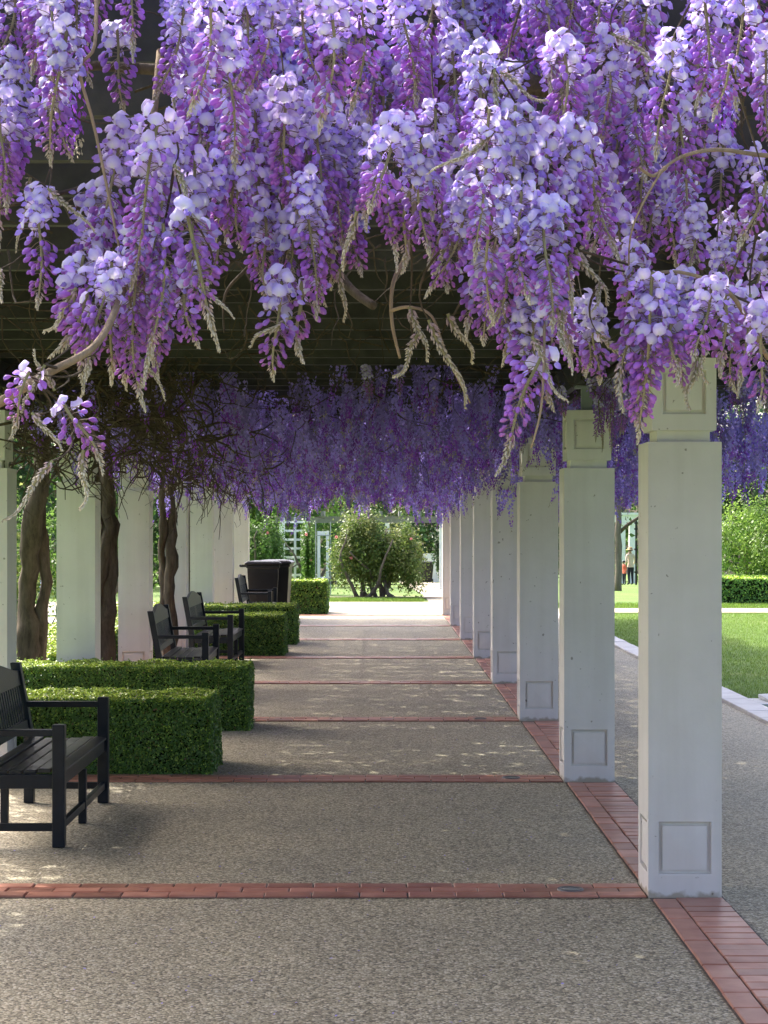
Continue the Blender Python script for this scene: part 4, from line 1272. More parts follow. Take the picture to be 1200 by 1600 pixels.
# ------------------------------------------------------------------ benches
def make_bench():
    """origin on the ground at the middle; faces +x, length along y"""
    rt = empty('bench')
    Lh = 0.82
    bm_, sm = M['bench'], M['bench_seat']
    lw = 0.066
    for s in (-1, 1):
        mb = MB(); mb.box(0.22 - lw / 2, 0.22 + lw / 2, s * Lh - lw / 2, s * Lh + lw / 2, 0.0, 0.648); mb.build('front_leg', bm_, rt, bevel=0.005)
        # rear post, raked above the seat
        mb = MB()
        prof = [(-0.235, 0.0), (-0.235, 0.40), (-0.32, 0.86)]
        vs_ = []
        for (x, z) in prof:
            for a, c in ((-1, -1), (1, -1), (1, 1), (-1, 1)):
                vs_.append((x + a * 0.030, s * Lh + c * lw / 2, z))
        fs = [(3, 2, 1, 0)] + [(j * 4 + k, j * 4 + (k + 1) % 4, (j + 1) * 4 + (k + 1) % 4, (j + 1) * 4 + k) for j in range(2) for k in range(4)] + [(8, 9, 10, 11)]
        mb.add(vs_, fs); mb.build('rear_post', bm_, rt, bevel=0.005)
        mb = MB(); mb.box(-0.270, 0.190, s * Lh - 0.034, s * Lh + 0.034, 0.588, 0.622); mb.build('arm', bm_, rt, bevel=0.004)
        mb = MB(); mb.box(-0.206, 0.188, s * Lh - 0.017, s * Lh + 0.017, 0.31, 0.385); mb.build('side_rail', bm_, rt, bevel=0.003)
        mb = MB(); mb.box(-0.206, 0.188, s * Lh - 0.016, s * Lh + 0.016, 0.085, 0.125); mb.build('stretcher', bm_, rt, bevel=0.003)
    mb = MB(); mb.box(0.200, 0.232, -Lh + 0.033, Lh - 0.033, 0.315, 0.392); mb.build('apron', bm_, rt, bevel=0.003)
    mb = MB(); mb.box(0.204, 0.236, -Lh + 0.033, Lh - 0.033, 0.085, 0.125); mb.build('stretcher', bm_, rt, bevel=0.003)
    mb = MB(); mb.box(-0.245, -0.215, -Lh + 0.033, Lh - 0.033, 0.31, 0.385); mb.build('rear_rail', bm_, rt, bevel=0.003)
    mb = MB(); mb.box(0.196, 0.240, -0.022, 0.022, 0.0, 0.31); mb.build('middle_leg', bm_, rt, bevel=0.003)
    mb = MB(); mb.box(-0.250, -0.206, -0.022, 0.022, 0.0, 0.31); mb.build('middle_leg', bm_, rt, bevel=0.003)
    # dished seat of boards
    nb = 6
    for k in range(nb):
        x0 = -0.205 + k * 0.0765
        zc = 0.400 + 0.022 * ((k - 2.0) / 3.0) ** 2 - (0.010 if k == nb - 1 else 0)
        mb = MB()
        sl_ = 0.010 if k == nb - 1 else 0.0
        y0, y1 = -Lh + (0.035), Lh - (0.035)
        mb.add([(x0, y0, zc - 0.022), (x0 + 0.066, y0, zc - 0.022), (x0 + 0.066, y1, zc - 0.022), (x0, y1, zc - 0.022),
                (x0, y0, zc), (x0 + 0.066, y0, zc - sl_), (x0 + 0.066, y1, zc - sl_), (x0, y1, zc)],
               [(3, 2, 1, 0), (4, 5, 6, 7), (0, 1, 5, 4), (1, 2, 6, 5), (2, 3, 7, 6), (3, 0, 4, 7)])
        mb.build('seat_slat', sm, rt, bevel=0.004)
    # back: x as a function of height along the rake
    bx = lambda z: -0.235 - 0.085 * (z - 0.40) / 0.46
    def back_piece(name, y0, y1, z0, z1, th, mat):
        mb = MB()
        vs_ = []
        for z in (z0, z1):
            for a, y in ((-1, y0), (1, y0), (1, y1), (-1, y1)):
                vs_.append((bx(z) + a * th / 2, y, z))
        mb.add(vs_, [(3, 2, 1, 0), (4, 5, 6, 7), (0, 1, 5, 4), (1, 2, 6, 5), (2, 3, 7, 6), (3, 0, 4, 7)])
        return mb.build(name, mat, rt, bevel=0.003)
    back_piece('back_rail', -Lh + 0.033, Lh - 0.033, 0.455, 0.515, 0.030, bm_)
    # crest rail, curved on top
    mb = MB()
    n = 24
    vs_ = []
    for i in range(n + 1):
        u = -1 + 2 * i / n
        y = u * (Lh - 0.033)
        zt = 0.815 + 0.085 * (0.5 + 0.5 * math.cos(math.pi * u)) ** 0.8 - (0.012 if abs(u) < 0.03 else 0)
        for z in (0.725, zt):
            for a in (-1, 1):
                vs_.append((bx(z) + a * 0.016, y, z))
    fs = []
    for i in range(n):
        a = i * 4; b = a + 4
        fs += [(a, b, b + 2, a + 2), (a + 1, a + 3, b + 3, b + 1), (a + 2, b + 2, b + 3, a + 3), (a, a + 1, b + 1, b)]
    fs += [(0, 2, 3, 1), (n * 4, n * 4 + 1, n * 4 + 3, n * 4 + 2)]
    mb.add(vs_, fs); mb.build('crest_rail', bm_, rt, bevel=0.003)
    for s in (-1, 1):
        back_piece('splat', s * 0.045 - 0.028, s * 0.045 + 0.028, 0.517, 0.723, 0.016, bm_)
        for k in range(10):
            y = s * (0.118 + k * 0.068)
            back_piece('back_slat', y - 0.017, y + 0.017, 0.517, 0.723, 0.014, bm_)
    return rt


BX = -1.905
bench = make_bench()
benches = [
    (BX, 10.98, 0.0, 'black slatted bench on its own in front of the low box hedge'),
    (BX - 0.03, 19.75, 0.02, 'black slatted bench, first of the twin benches behind the second box hedge'),
    (BX - 0.05, 23.55, -0.01, 'black slatted bench, second of the twin benches, before the hedge with the bins behind'),
    (BX - 0.06, 31.9, 0.0, 'black slatted bench standing right beside the black bins'),
]
for k, (x, y, rz, lab) in enumerate(benches):
    o = bench if k == 0 else copy_tree(bench)
    o.location = (x, y, 0.002)
    o.rotation_euler = (0, 0, rz)
    tag(o, lab, 'bench', 'black benches along the walk')


# ------------------------------------------------------------------ wheeled bins
def make_bin():
    rt = empty('wheeled_bin')
    m = M['binplastic']
    mb = MB()
    n = 6
    lev = [(0.0, 0.22, 0.24), (0.10, 0.228, 0.25), (0.85, 0.275, 0.32), (0.93, 0.275, 0.32), (0.93, 0.295, 0.345), (0.985, 0.295, 0.345)]
    vs_ = []
    for z, a, b in lev:
        for sx, sy in ((-1, -1), (1, -1), (1, 1), (-1, 1)):
            vs_.append((sx * a, sy * b, z + 0.03))
    fs = [(3, 2, 1, 0)] + [(j * 4 + k, j * 4 + (k + 1) % 4, (j + 1) * 4 + (k + 1) % 4, (j + 1) * 4 + k) for j in range(len(lev) - 1) for k in range(4)] + [(20, 21, 22, 23)]
    mb.add(vs_, fs); mb.build('body', m, rt, bevel=0.02)
    mb = MB()
    vs_ = []
    for z, a, b in ((1.018, 0.325, 0.375), (1.045, 0.325, 0.375), (1.075, 0.27, 0.31), (1.088, 0.14, 0.17)):
        for sx, sy in ((-1, -1), (1, -1), (1, 1), (-1, 1)):
            vs_.append((sx * a, sy * b, z))
    fs = [(3, 2, 1, 0)] + [(j * 4 + k, j * 4 + (k + 1) % 4, (j + 1) * 4 + (k + 1) % 4, (j + 1) * 4 + k) for j in range(3) for k in range(4)] + [(12, 13, 14, 15)]
    mb.add(vs_, fs); mb.build('lid', m, rt, bevel=0.012)
    mb = MB(); mb.tube([(-0.40, -0.25, 1.0), (-0.40, 0.25, 1.0)], 0.018, 8); mb.box(-0.40, -0.29, -0.25, -0.22, 0.975, 1.012); mb.box(-0.40, -0.29, 0.22, 0.25, 0.975, 1.012)
    mb.build('handle', m, rt)
    for s in (-1, 1):
        mb = MB(); mb.tube([(-0.24, s * 0.25, 0.10), (-0.24, s * 0.30, 0.10)], 0.10, 18); mb.build('wheel', M['rubber'], rt)
    return rt


bn = make_bin()
bn.location = (-2.03, 34.0, 0.003); bn.rotation_euler = (0, 0, 0.06)
tag(bn, 'black wheeled bin with its lid down, close behind the last bench', 'bin', 'wheeled bins')
b2 = copy_tree(bn)
b2.location = (-1.86, 35.0, 0.003); b2.rotation_euler = (0, 0, -0.05)
tag(b2, 'black wheeled bin between the other bin and the sunlit yellow-green hedge', 'bin', 'wheeled bins')
b3 = copy_tree(bn)
b3.location = (0.85 * 97 / 33.0, 97.0, gz(97.0)); b3.rotation_euler = (0, 0, 1.57)
tag(b3, 'small distant dark bin standing in front of the white panel', 'bin', 'wheeled bins')

# ------------------------------------------------------------------ lawn edge slab
sl_root = empty('concrete_cover', (3.86, 18.55, -0.02))
tag(sl_root, 'white concrete cover slab propped on bare soil beside the kerb', 'cover')
mb = MB(); mb.box(-0.22, 0.30, -0.30, 0.30, 0.0, 0.03); mb.build('frame', M['slab'], sl_root, bevel=0.004)
mb = MB(); mb.box(-0.12, 0.34, -0.2, 0.26, 0.0, 0.035); o = mb.build('lid', M['slab'], sl_root, bevel=0.004); o.location = (0, 0, 0.036); o.rotation_euler = (0.04, -0.05, 0.05)
mb = MB()
nv = 40
vs_ = [(0, 0, 0.02)] + [((0.62 + 0.12 * math.sin(3 * a) + 0.07 * math.sin(7 * a)) * math.cos(a), (1.1 + 0.2 * math.sin(2 * a + 1)) * math.sin(a), 0.0) for a in [2 * math.pi * k / nv for k in range(nv)]]
mb.add(vs_, [(0, 1 + k, 1 + (k + 1) % nv) for k in range(nv)])
o = mb.build('soil_patch', M['soil'], loc=(4.35, 18.3, -0.018)); tag(o, kind='structure')

# ------------------------------------------------------------------ grass blades, fallen petals
def grass(name, x0, x1, y0, y1, n, h, wd, label, mask=None):
    P = np.stack([rng.uniform(x0, x1, n), rng.uniform(y0, y1, n), np.zeros(n)], -1)
    if mask is not None: P = P[mask(P)]
    n = len(P)
    P[:, 2] = [gz(y) - 0.022 for y in P[:, 1]]
    hh = h * rng.uniform(0.6, 1.3, n)[:, None]
    ang = rng.uniform(0, 6.28, n)
    s = np.stack([np.cos(ang), np.sin(ang), np.zeros(n)], -1) * (wd / 2)
    lean = rng.normal(0, 0.4, (n, 3)) * hh; lean[:, 2] = 0
    up = np.array([[0, 0, 1.0]]) * hh
    V = np.stack([P - s, P + s, P + up + lean + s * 0.2, P + up + lean - s * 0.2], 1)
    C0 = np.array([[0.13, 0.235, 0.04]]) * rng.uniform(0.6, 1.5, (n, 1)) + np.array([[0.05, 0.03, 0.0]]) * rng.random((n, 1))
    o = link(name, quads_mesh(name, V, C0), M['leaf'])
    tag(o, label, 'grass', kind='stuff')


grass('grass', 3.62, 8.6, 16.5, 37.6, 110000, 0.028, 0.005, 'short mown grass of the lawn beside the walk', lambda P: ((P[:, 0] - 4.35) / 0.6) ** 2 + ((P[:, 1] - 18.3) / 1.1) ** 2 > 1)
grass('grass', 3.7, 13.5, 40.0, 42.2, 22000, 0.05, 0.012, 'strip of short grass between the side path and the far hedge')
grass('grass', -2.0, 1.9, 43.3, 45.0, 16000, 0.06, 0.012, 'green grass verge in front of the rose bush bed', lambda P: P[:, 0] < 1.05)
grass('grass', -12, -4.3, 22.0, 33.0, 26000, 0.06, 0.014, 'grass of the garden left of the pergola')
n = 480
P = np.stack([rng.uniform(-2.3, 1.2, n), 5.2 + 12 * rng.random(n) ** 1.5, np.full(n, 0.004)], -1)
Vp = leaves(P, np.array([[0, 0, 1.0]]), rng.uniform(0.008, 0.018, n), rng.uniform(0.006, 0.011, n), 0.25)
Vp[..., 2] = np.maximum(Vp[..., 2], 0.0015)
o = link('fallen_petals', quads_mesh('fallen_petals', Vp, np.tile(np.array([[0.42, 0.36, 0.78]]), (n, 1)) * rng.uniform(0.6, 1.1, (n, 1))), M['farpetal'])
tag(o, 'fallen lavender petals scattered on the aggregate walk', 'petals', kind='stuff')
n = 160
P = np.stack([rng.uniform(-2.3, 3.2, n), 5.2 + 16 * rng.random(n), np.full(n, 0.004)], -1)
Vp = leaves(P, np.array([[0, 0, 1.0]]), rng.uniform(0.012, 0.05, n), rng.uniform(0.002, 0.006, n), 0.1)
Vp[..., 2] = np.maximum(Vp[..., 2], 0.0015)
o = link('leaf_litter', quads_mesh('leaf_litter', Vp, np.tile(np.array([[0.10, 0.075, 0.05]]), (n, 1)) * rng.uniform(0.4, 1.6, (n, 1))), M['leaf'])
tag(o, 'tiny brown twigs and leaf litter on the walk', 'litter', kind='stuff')


# ------------------------------------------------------------------ shrubs and trees
def crown(P0, rad, nclump, nleaf, ls, cols, spread=0.34, shell=0.55):
    c = unit(rng.normal(0, 1, (nclump, 3))) * (shell + (1 - shell) * rng.random((nclump, 1))) * np.array(rad)[None, :]
    cs = rng.uniform(0.6, 1.3, nclump)
    k = rng.integers(0, nclump, nleaf)
    P = c[k] + rng.normal(0, 1, (nleaf, 3)) * (spread * np.array(rad)[None, :] * cs[k][:, None] * 0.5)
    V = leaves(P + np.array(P0)[None, :], unit(P / np.array(rad)) + np.array([[0, 0, 0.4]]), rng.uniform(0.7, 1.3, nleaf) * ls, rng.uniform(0.45, 0.75, nleaf) * ls, 0.7)
    ca = np.array(cols)
    tint = rng.integers(0, len(ca), nclump)
    Cc = ca[tint[k]] * rng.uniform(0.7, 1.3, (nleaf, 1))
    return V, Cc


def tree(name, label, cat, base, height, rad, cz, nclump, nleaf, ls, cols, trunk_r=0.1, nlimb=5, group=None, stems=1, spread=0.34):
    rt = empty(name, base)
    tag(rt, label, cat, group)
    mb = MB()
    for s in range(stems):
        a = random.uniform(0, 6.28)
        lx, ly = (0, 0) if stems == 1 else (math.cos(a) * rad[0] * 0.5, math.sin(a) * rad[1] * 0.4)
        pts = [Vector((lx * (k / 7) + random.gauss(0, trunk_r * 0.3), ly * (k / 7) + random.gauss(0, trunk_r * 0.3), -0.1 + cz * 1.05 * k / 7)) for k in range(8)]
        mb.tube(pts, [trunk_r * (1.15 - 0.1 * k) for k in range(8)], 8, ridge=0.1)
    mb.build('trunk', M['treebark'], rt, smooth=True)
    mb = MB()
    for k in range(nlimb):
        a = random.uniform(0, 6.28); e = random.uniform(0.1, 0.9)
        st = Vector((0, 0, cz * random.uniform(0.5, 0.95)))
        en = Vector((math.cos(a) * rad[0] * 0.75, math.sin(a) * rad[1] * 0.75, cz + rad[2] * (e - 0.3)))
        pts = [st.lerp(en, q / 5) + Vector((random.gauss(0, 0.04), random.gauss(0, 0.04), 0.10 * math.sin(q / 5 * 3.1))) for q in range(6)]
        mb.tube(pts, [trunk_r * 0.5 * (1 - 0.15 * q) for q in range(6)], 6)
    o = mb.build('limbs', M['treebark'], rt, smooth=True)
    V, Cc = crown((0, 0, cz), rad, nclump, nleaf, ls, cols, spread)
    o = link('crown', quads_mesh('crown', V, Cc), M['leaf'], rt)
    return rt


G_DARK = [(0.035, 0.075, 0.025), (0.05, 0.10, 0.03), (0.04, 0.085, 0.03)]
G_MID = [(0.10, 0.20, 0.035), (0.14, 0.25, 0.05), (0.075, 0.16, 0.035)]
G_LITE = [(0.17, 0.29, 0.05), (0.22, 0.34, 0.065), (0.13, 0.24, 0.045)]
G_OLIVE = [(0.15, 0.22, 0.05), (0.20, 0.27, 0.06), (0.10, 0.17, 0.04), (0.22, 0.25, 0.08)]

# bed of the rose bush
mb = MB()
nv = 30
vs_ = [(0.05, 45.9, gz(45.9) + 0.02)] + [(0.05 + 1.85 * math.cos(a), 45.95 + 0.95 * math.sin(a), gz(45.95 + 0.95 * math.sin(a)) + 0.0) for a in [2 * math.pi * k / nv for k in range(nv)]]
mb.add(vs_, [(0, 1 + k, 1 + (k + 1) % nv) for k in range(nv)])
o = mb.build('garden_bed', M['soil']); tag(o, kind='structure')


def rose_bush(px0, px1, ptop, Y, label, nleaf, cols, roses, stems):
    x0, x1 = (px0 - VX) * Y / F, (px1 - VX) * Y / F
    zt = H - (ptop - VY) * Y / F - gz(Y)
    rt = empty('rose_bush', ((x0 + x1) / 2, Y, gz(Y)))
    tag(rt, label, 'rose bush', 'old rose bushes')
    a = (x1 - x0) / 2
    for s in range(stems):
        mb = MB()
        bx0 = random.uniform(-0.5, 0.5) * a
        ang = random.uniform(-1.1, 1.1)
        pts = [Vector((bx0, random.gauss(0, 0.12), -0.05))]
        d = Vector((math.sin(ang), random.gauss(0, 0.3), 0.7))
        for k in range(9):
            d = (d + Vector((random.gauss(0, 0.22), random.gauss(0, 0.15), 0.08))).normalized()
            pts.append(pts[-1] + d * zt * 0.10)
        mb.tube(pts, [0.055 - 0.0045 * k for k in range(10)], 7, ridge=0.12)
        mb.build('stem', M['treebark'], rt, smooth=True)
    Vs = []; Cs = []
    lob = 9
    for l in range(lob):
        u = -1 + 2 * (l + 0.5) / lob
        cx = u * a * 0.80
        top = zt * (1 - 0.12 * abs(u) ** 2) * random.uniform(0.76, 1.06)
        low = zt * random.uniform(0.10, 0.22)
        V, Cc = crown((cx, random.gauss(0, 0.15), (top + low) / 2), (a * 0.27, 0.50, (top - low) / 2), 30, nleaf // lob, 0.07, cols, 0.55, 0.40)
        Vs.append(V); Cs.append(Cc)
    o = link('crown', quads_mesh('crown', np.concatenate(Vs), np.concatenate(Cs)), M['leaf'], rt)
    for k in range(roses):
        mb = MB()
        p = Vector((random.uniform(-0.85, 0.85) * a, -0.62 + random.uniform(-0.05, 0.12), random.uniform(0.45, 0.9) * zt))
        rr = random.uniform(0.030, 0.048)
        for q in range(3):
            for j in range(5):
                aa = j * 1.2566 + q * 0.6
                r = rr * (1 - 0.28 * q)
                cpt = p + Vector((math.cos(aa) * r * 0.5, -q * rr * 0.35, math.sin(aa) * r * 0.5))
                mb.add([cpt + Vector((-r * 0.5, 0, -r * 0.4)), cpt + Vector((r * 0.5, 0, -r * 0.4)), cpt + Vector((r * 0.45, -r * 0.3, r * 0.5)), cpt + Vector((-r * 0.45, -r * 0.3, r * 0.5))], [(0, 1, 2, 3)], (0.72, 0.30, 0.30))
        mb.build('rose', M['leaf'], rt)
    return rt


rose_bush(514, 664, 803, 46.0, 'wide rose bush with gnarled bare stems in the mulched bed, a few pink blooms', 26000, G_OLIVE, 3, 10)
rose_bush(366, 446, 803, 49.0, 'dense green rose bush beyond the bins with no bare stems showing', 13000, G_MID, 1, 6)
rose_bush(470, 497, 812, 50.2, 'dark green rose bush climbing between the white trellis and the tall white frame', 6500, G_MID, 2, 5)


# white trellis, tall white frame, grey garden beam
def wpart(name, parent, x0, x1, y0, y1, z0, z1, mat=None):
    mb = MB(); mb.box(x0, x1, y0, y1, z0, z1)
    return mb.build(name, mat or M['whitewood'], parent)


Y = 51.0
g0 = gz(Y)
tr = empty('trellis', ((461 - VX) * Y / F, Y, g0))
tag(tr, 'white wooden lattice trellis half hidden by climbing roses', 'trellis')
for x in (-0.30, 0.0, 0.30):
    wpart('upright', tr, x - 0.03, x + 0.03, -0.03, 0.03, 0, 2.02)
for k in range(8):
    wpart('crossbar', tr, -0.40, 0.40, 0.031, 0.06, 0.22 + k * 0.235, 0.28 + k * 0.235)
Y = 49.0
fr = empty('rose_support', ((505 - VX) * Y / F, Y, gz(Y)))
tag(fr, 'tall narrow white panel with an open slot standing beside the rose bush', 'plant support')
wpart('stile', fr, -0.15, -0.075, -0.03, 0.03, 0.0, 1.62)
wpart('stile', fr, 0.075, 0.15, -0.03, 0.03, 0.0, 1.62)
wpart('top_rail', fr, -0.074, 0.074, -0.028, 0.028, 1.52, 1.615)
wpart('bottom_panel', fr, -0.074, 0.074, -0.028, 0.028, 0.03, 0.45)
for x in (-0.19, 0.19):
    mb = MB(); mb.tube([(x, -0.02, 0), (x, -0.02, 1.86)], 0.012, 6); mb.build('pole', M['steel'], fr)
for z in (0.4, 1.5):
    wpart('tie', fr, -0.19, 0.19, -0.04, -0.031, z, z + 0.02, M['steel'])
Y = 60.0
gb = empty('garden_arbour', (0, Y, gz(Y)))
tag(gb, 'distant weathered grey arbour beam seen above the rose bushes', 'arbour')
ax0, ax1 = (430 - VX) * Y / F, (700 - VX) * Y / F
zz = H - (817 - VY) * Y / F - gz(Y)
wpart('beam', gb, ax0, ax1, -0.06, 0.06, zz, zz + 0.20, M['greywood'])
for k in range(9):
    x = ax0 + (ax1 - ax0) * (k + 0.5) / 9
    wpart('rafter', gb, x - 0.05, x + 0.05, -0.9, 0.9, zz + 0.202, zz + 0.36, M['greywood'])
for x in (ax0 + 0.2, 0.3, ax1 - 0.2):
    wpart('post', gb, x - 0.07, x + 0.07, -0.058, 0.058, 0, zz - 0.001, M['whitewood'])
Y = 99.0
wp = empty('garden_door', ((673 - VX) * Y / F, Y, gz(Y)))
tag(wp, 'distant plain white door panel behind the small bin', 'door')
zt = H - (865 - VY) * Y / F - gz(Y)
wpart('leaf', wp, -0.34, 0.34, -0.03, 0.03, 0, zt)
wpart('frame', wp, -0.42, -0.345, -0.05, 0.05, 0, zt + 0.05)
wpart('frame', wp, 0.345, 0.42, -0.05, 0.05, 0, zt + 0.05)

# background trees
bgt = [
    # px centre, Y, halfwidth m, height m, cols, label
    (415, 72, 3.2, 7.0, G_MID, 'broad mid green tree rising behind the bins and the dense rose bush'),
    (520, 88, 4.5, 8.0, G_DARK, 'dark evergreen tree directly behind the tall white frame'),
    (600, 108, 3.6, 7.0, G_OLIVE, 'olive green tree behind the wide rose bush'),
    (665, 112, 5.0, 9.0, G_DARK, 'dark evergreen tree behind the white door panel'),
    (748, 108, 4.0, 8.0, G_DARK, 'dark evergreen tree behind the right row of pillars'),
    (860, 112, 5.0, 9.0, G_DARK, 'dark broad evergreen behind the second right pillar'),
    (1010, 112, 6.0, 9.5, G_MID, 'tall green tree beyond the white columns and the two people'),
    (1205, 66, 4.0, 6.5, G_DARK, 'dark evergreen behind the bright young tree and far hedge'),
    (1290, 70, 5.0, 7.5, G_MID, 'green tree past the end of the far hedge'),
    (60, 60, 3.6, 6.5, G_MID, 'green tree left of the pergola behind the iris clump'),
    (190, 66, 3.5, 7.0, G_DARK, 'dark tree seen between the left pillars'),
    (280, 72, 3.5, 7.0, G_MID, 'mid green tree filling the gap behind the slim wisteria trunk'),
    (-80, 52, 3.5, 6.5, G_DARK, 'dark tree beside the garden left of the pergola'),
]
for (px, Y, a, h, cols, lab) in bgt:
    tree('tree', lab, 'tree', ((px - VX) * Y / F, Y, gz(Y)), h, (a, a * 0.8, h * 0.52), h * 0.50, 90, 7000, 0.26, cols, 0.16, 5, 'background trees')
# bright young tree on the right
tree('young_tree', 'young tree with fresh bright green leaves behind the far hedge', 'tree', ((1168 - VX) * 47 / F, 47.0, gz(47.0)), 3.0, (1.0, 0.9, 1.15), 1.35, 60, 5200, 0.085, G_LITE, 0.05, 6)
tree('young_tree', 'small bright green shrub tree at the right end of the far hedge', 'tree', ((1228 - VX) * 46 / F, 46.0, gz(46.0)), 2.6, (0.8, 0.8, 0.95), 1.1, 40, 3500, 0.085, G_LITE, 0.04, 5)
# shrubs in the left garden
tree('shrub', 'leafy green shrub left of the pergola near the iris leaves', 'shrub', ((28 - VX) * 33 / F, 32.0, 0), 2.2, (1.1, 0.9, 1.0), 1.15, 45, 5200, 0.075, G_MID, 0.04, 5, 'left garden shrubs', 3)
tree('shrub', 'loose green shrub in the garden between the first left pillars', 'shrub', ((-40 - VX) * 28 / F, 28.0, 0), 2.2, (1.0, 0.9, 1.1), 1.15, 40, 4200, 0.075, G_OLIVE, 0.04, 5, 'left garden shrubs', 3)
tree('shrub', 'low green shrub behind the second wisteria trunk', 'shrub', ((168 - VX) * 42 / F, 42.0, 0), 1.8, (1.0, 0.8, 0.9), 0.95, 40, 4000, 0.085, G_MID, 0.04, 5, 'left garden shrubs', 3)
tree('shrub', 'dark green column shrub right of the white door panel', 'shrub', ((690 - VX) * 96 / F, 96.0, gz(96.0)), 3.0, (0.42, 0.4, 1.3), 1.4, 30, 2500, 0.12, G_DARK, 0.05, 3)

# iris clump
ir = empty('iris_clump', ((38 - VX) * 27 / F, 27.0, -0.02))
tag(ir, 'clump of upright sword-shaped iris leaves beside the wisteria trunk', 'iris')
for k in range(34):
    mb = MB()
    bx0, by0 = random.gauss(0, 0.22), random.gauss(0, 0.2)
    hh = random.uniform(0.45, 0.72); an = random.uniform(0, 6.28); le = random.uniform(0.05, 0.28)
    wd = 0.024
    pts = []
    for q in range(5):
        t = q / 4
        pts.append((bx0 + math.cos(an) * le * t * t, by0 + math.sin(an) * le * t * t, hh * t - 0.05 * t * t * le * 4))
    vs_ = []
    for q, p in enumerate(pts):
        ww = wd * (1 - (q / 4) ** 2 * 0.95)
        vs_ += [(p[0] - ww, p[1], p[2]), (p[0] + ww, p[1] + 0.01, p[2])]
    mb.add(vs_, [(2 * q, 2 * q + 1, 2 * q + 3, 2 * q + 2) for q in range(4)], (0.05 * random.uniform(0.8, 1.3), 0.13 * random.uniform(0.8, 1.2), 0.075))
    mb.build('leaf', M['leaf'], ir)
# delphinium spire
de = empty('delphinium', ((64 - VX) * 28 / F, 28.2, -0.02))
tag(de, 'pale blue delphinium spire standing behind the twisted trunk', 'delphinium')
mb = MB(); mb.tube([(0, 0, 0), (0.01, 0, 0.6), (0.0, 0, 1.3)], [0.010, 0.008, 0.004], 6, (0.08, 0.16, 0.04)); mb.build('stem', M['leaf'], de)
mb = MB()
for k in range(70):
    t = k / 70; a = k * 2.4
    c = Vector((math.cos(a) * 0.05 * (1.1 - t), math.sin(a) * 0.05 * (1.1 - t), 0.55 + t * 0.78))
    r = 0.026 * (1.1 - 0.7 * t)
    mb.add([c + Vector((-r, 0, 0)), c + Vector((0, 0.3 * r, -r)), c + Vector((r, 0, 0)), c + Vector((0, 0.3 * r, r))], [(0, 1, 2, 3)], jitter_col((0.36, 0.46, 0.78), 0.15))
mb.build('florets', M['leaf'], de)

# ------------------------------------------------------------------ right distance: trunk, white columns, post, people
Y = 58.0
rt = empty('vine_trunk', ((966 - VX) * Y / F, Y, gz(Y)))
tag(rt, 'grey trunk with a dark slanting branch standing at the far edge of the lawn', 'trunk')
mb = MB(); mb.tube([Vector((random.gauss(0, 0.015), 0, -0.1 + 0.36 * k)) for k in range(10)], [0.115 - 0.004 * k for k in range(10)], 9, ridge=0.1); mb.build('stem', M['treebark'], rt, smooth=True)
mb = MB(); mb.tube([(0.05, 0, 1.75), (0.25, 0, 1.95), (0.50, 0.02, 2.12), (0.8, 0.05, 2.3)], [0.06, 0.055, 0.05, 0.045], 8, ridge=0.1); mb.build('branch', M['bark'], rt, smooth=True)
Y = 92.0
wc = empty('white_pavilion', ((985 - VX) * Y / F, Y, gz(Y)))
tag(wc, 'distant white columned structure behind the two people', 'pavilion')
zb = H - (816 - VY) * Y / F - gz(Y)
for x in (-0.42, 0.10, 1.9, -2.2, 4.2):
    wpart('column', wc, x - 0.16, x + 0.16, -0.16, 0.16, 0, zb - 0.12)
    wpart('column_cap', wc, x - 0.21, x + 0.21, -0.21, 0.21, zb - 0.119, zb - 0.002)
wpart('fascia', wc, -2.6, 4.6, -0.2, 0.2, zb, zb + 0.34)
wpart('cornice', wc, -2.7, 4.7, -0.3, 0.3, zb + 0.342, zb + 0.46)
Y = 80.0
lp = empty('lamp_post', ((994 - VX) * Y / F, Y, gz(Y)))
tag(lp, 'slim dark banded post just right of the person in the straw hat', 'post')
mb = MB(); mb.tube([(0, 0, 0), (0, 0, 2.7)], 0.045, 10); mb.build('shaft', M['binplastic'], lp)
for z in (0.5, 1.45, 2.3, 2.55):
    mb = MB(); mb.tube([(0, 0, z), (0, 0, z + 0.07)], 0.085, 10); mb.build('collar', M['binplastic'], lp)

M['skin'] = simple_mat('skin', (0.45, 0.27, 0.19), 0.55)
M['cream'] = simple_mat('cream_cloth', (0.66, 0.55, 0.46), 0.85, 0.1, 12)
M['navy'] = simple_mat('navy_cloth', (0.015, 0.017, 0.035), 0.85)
M['coral'] = simple_mat('coral_cloth', (0.72, 0.18, 0.12), 0.85)
M['straw'] = simple_mat('straw', (0.58, 0.42, 0.22), 0.8)
M['hair'] = simple_mat('dark_hair', (0.012, 0.010, 0.010), 0.5)


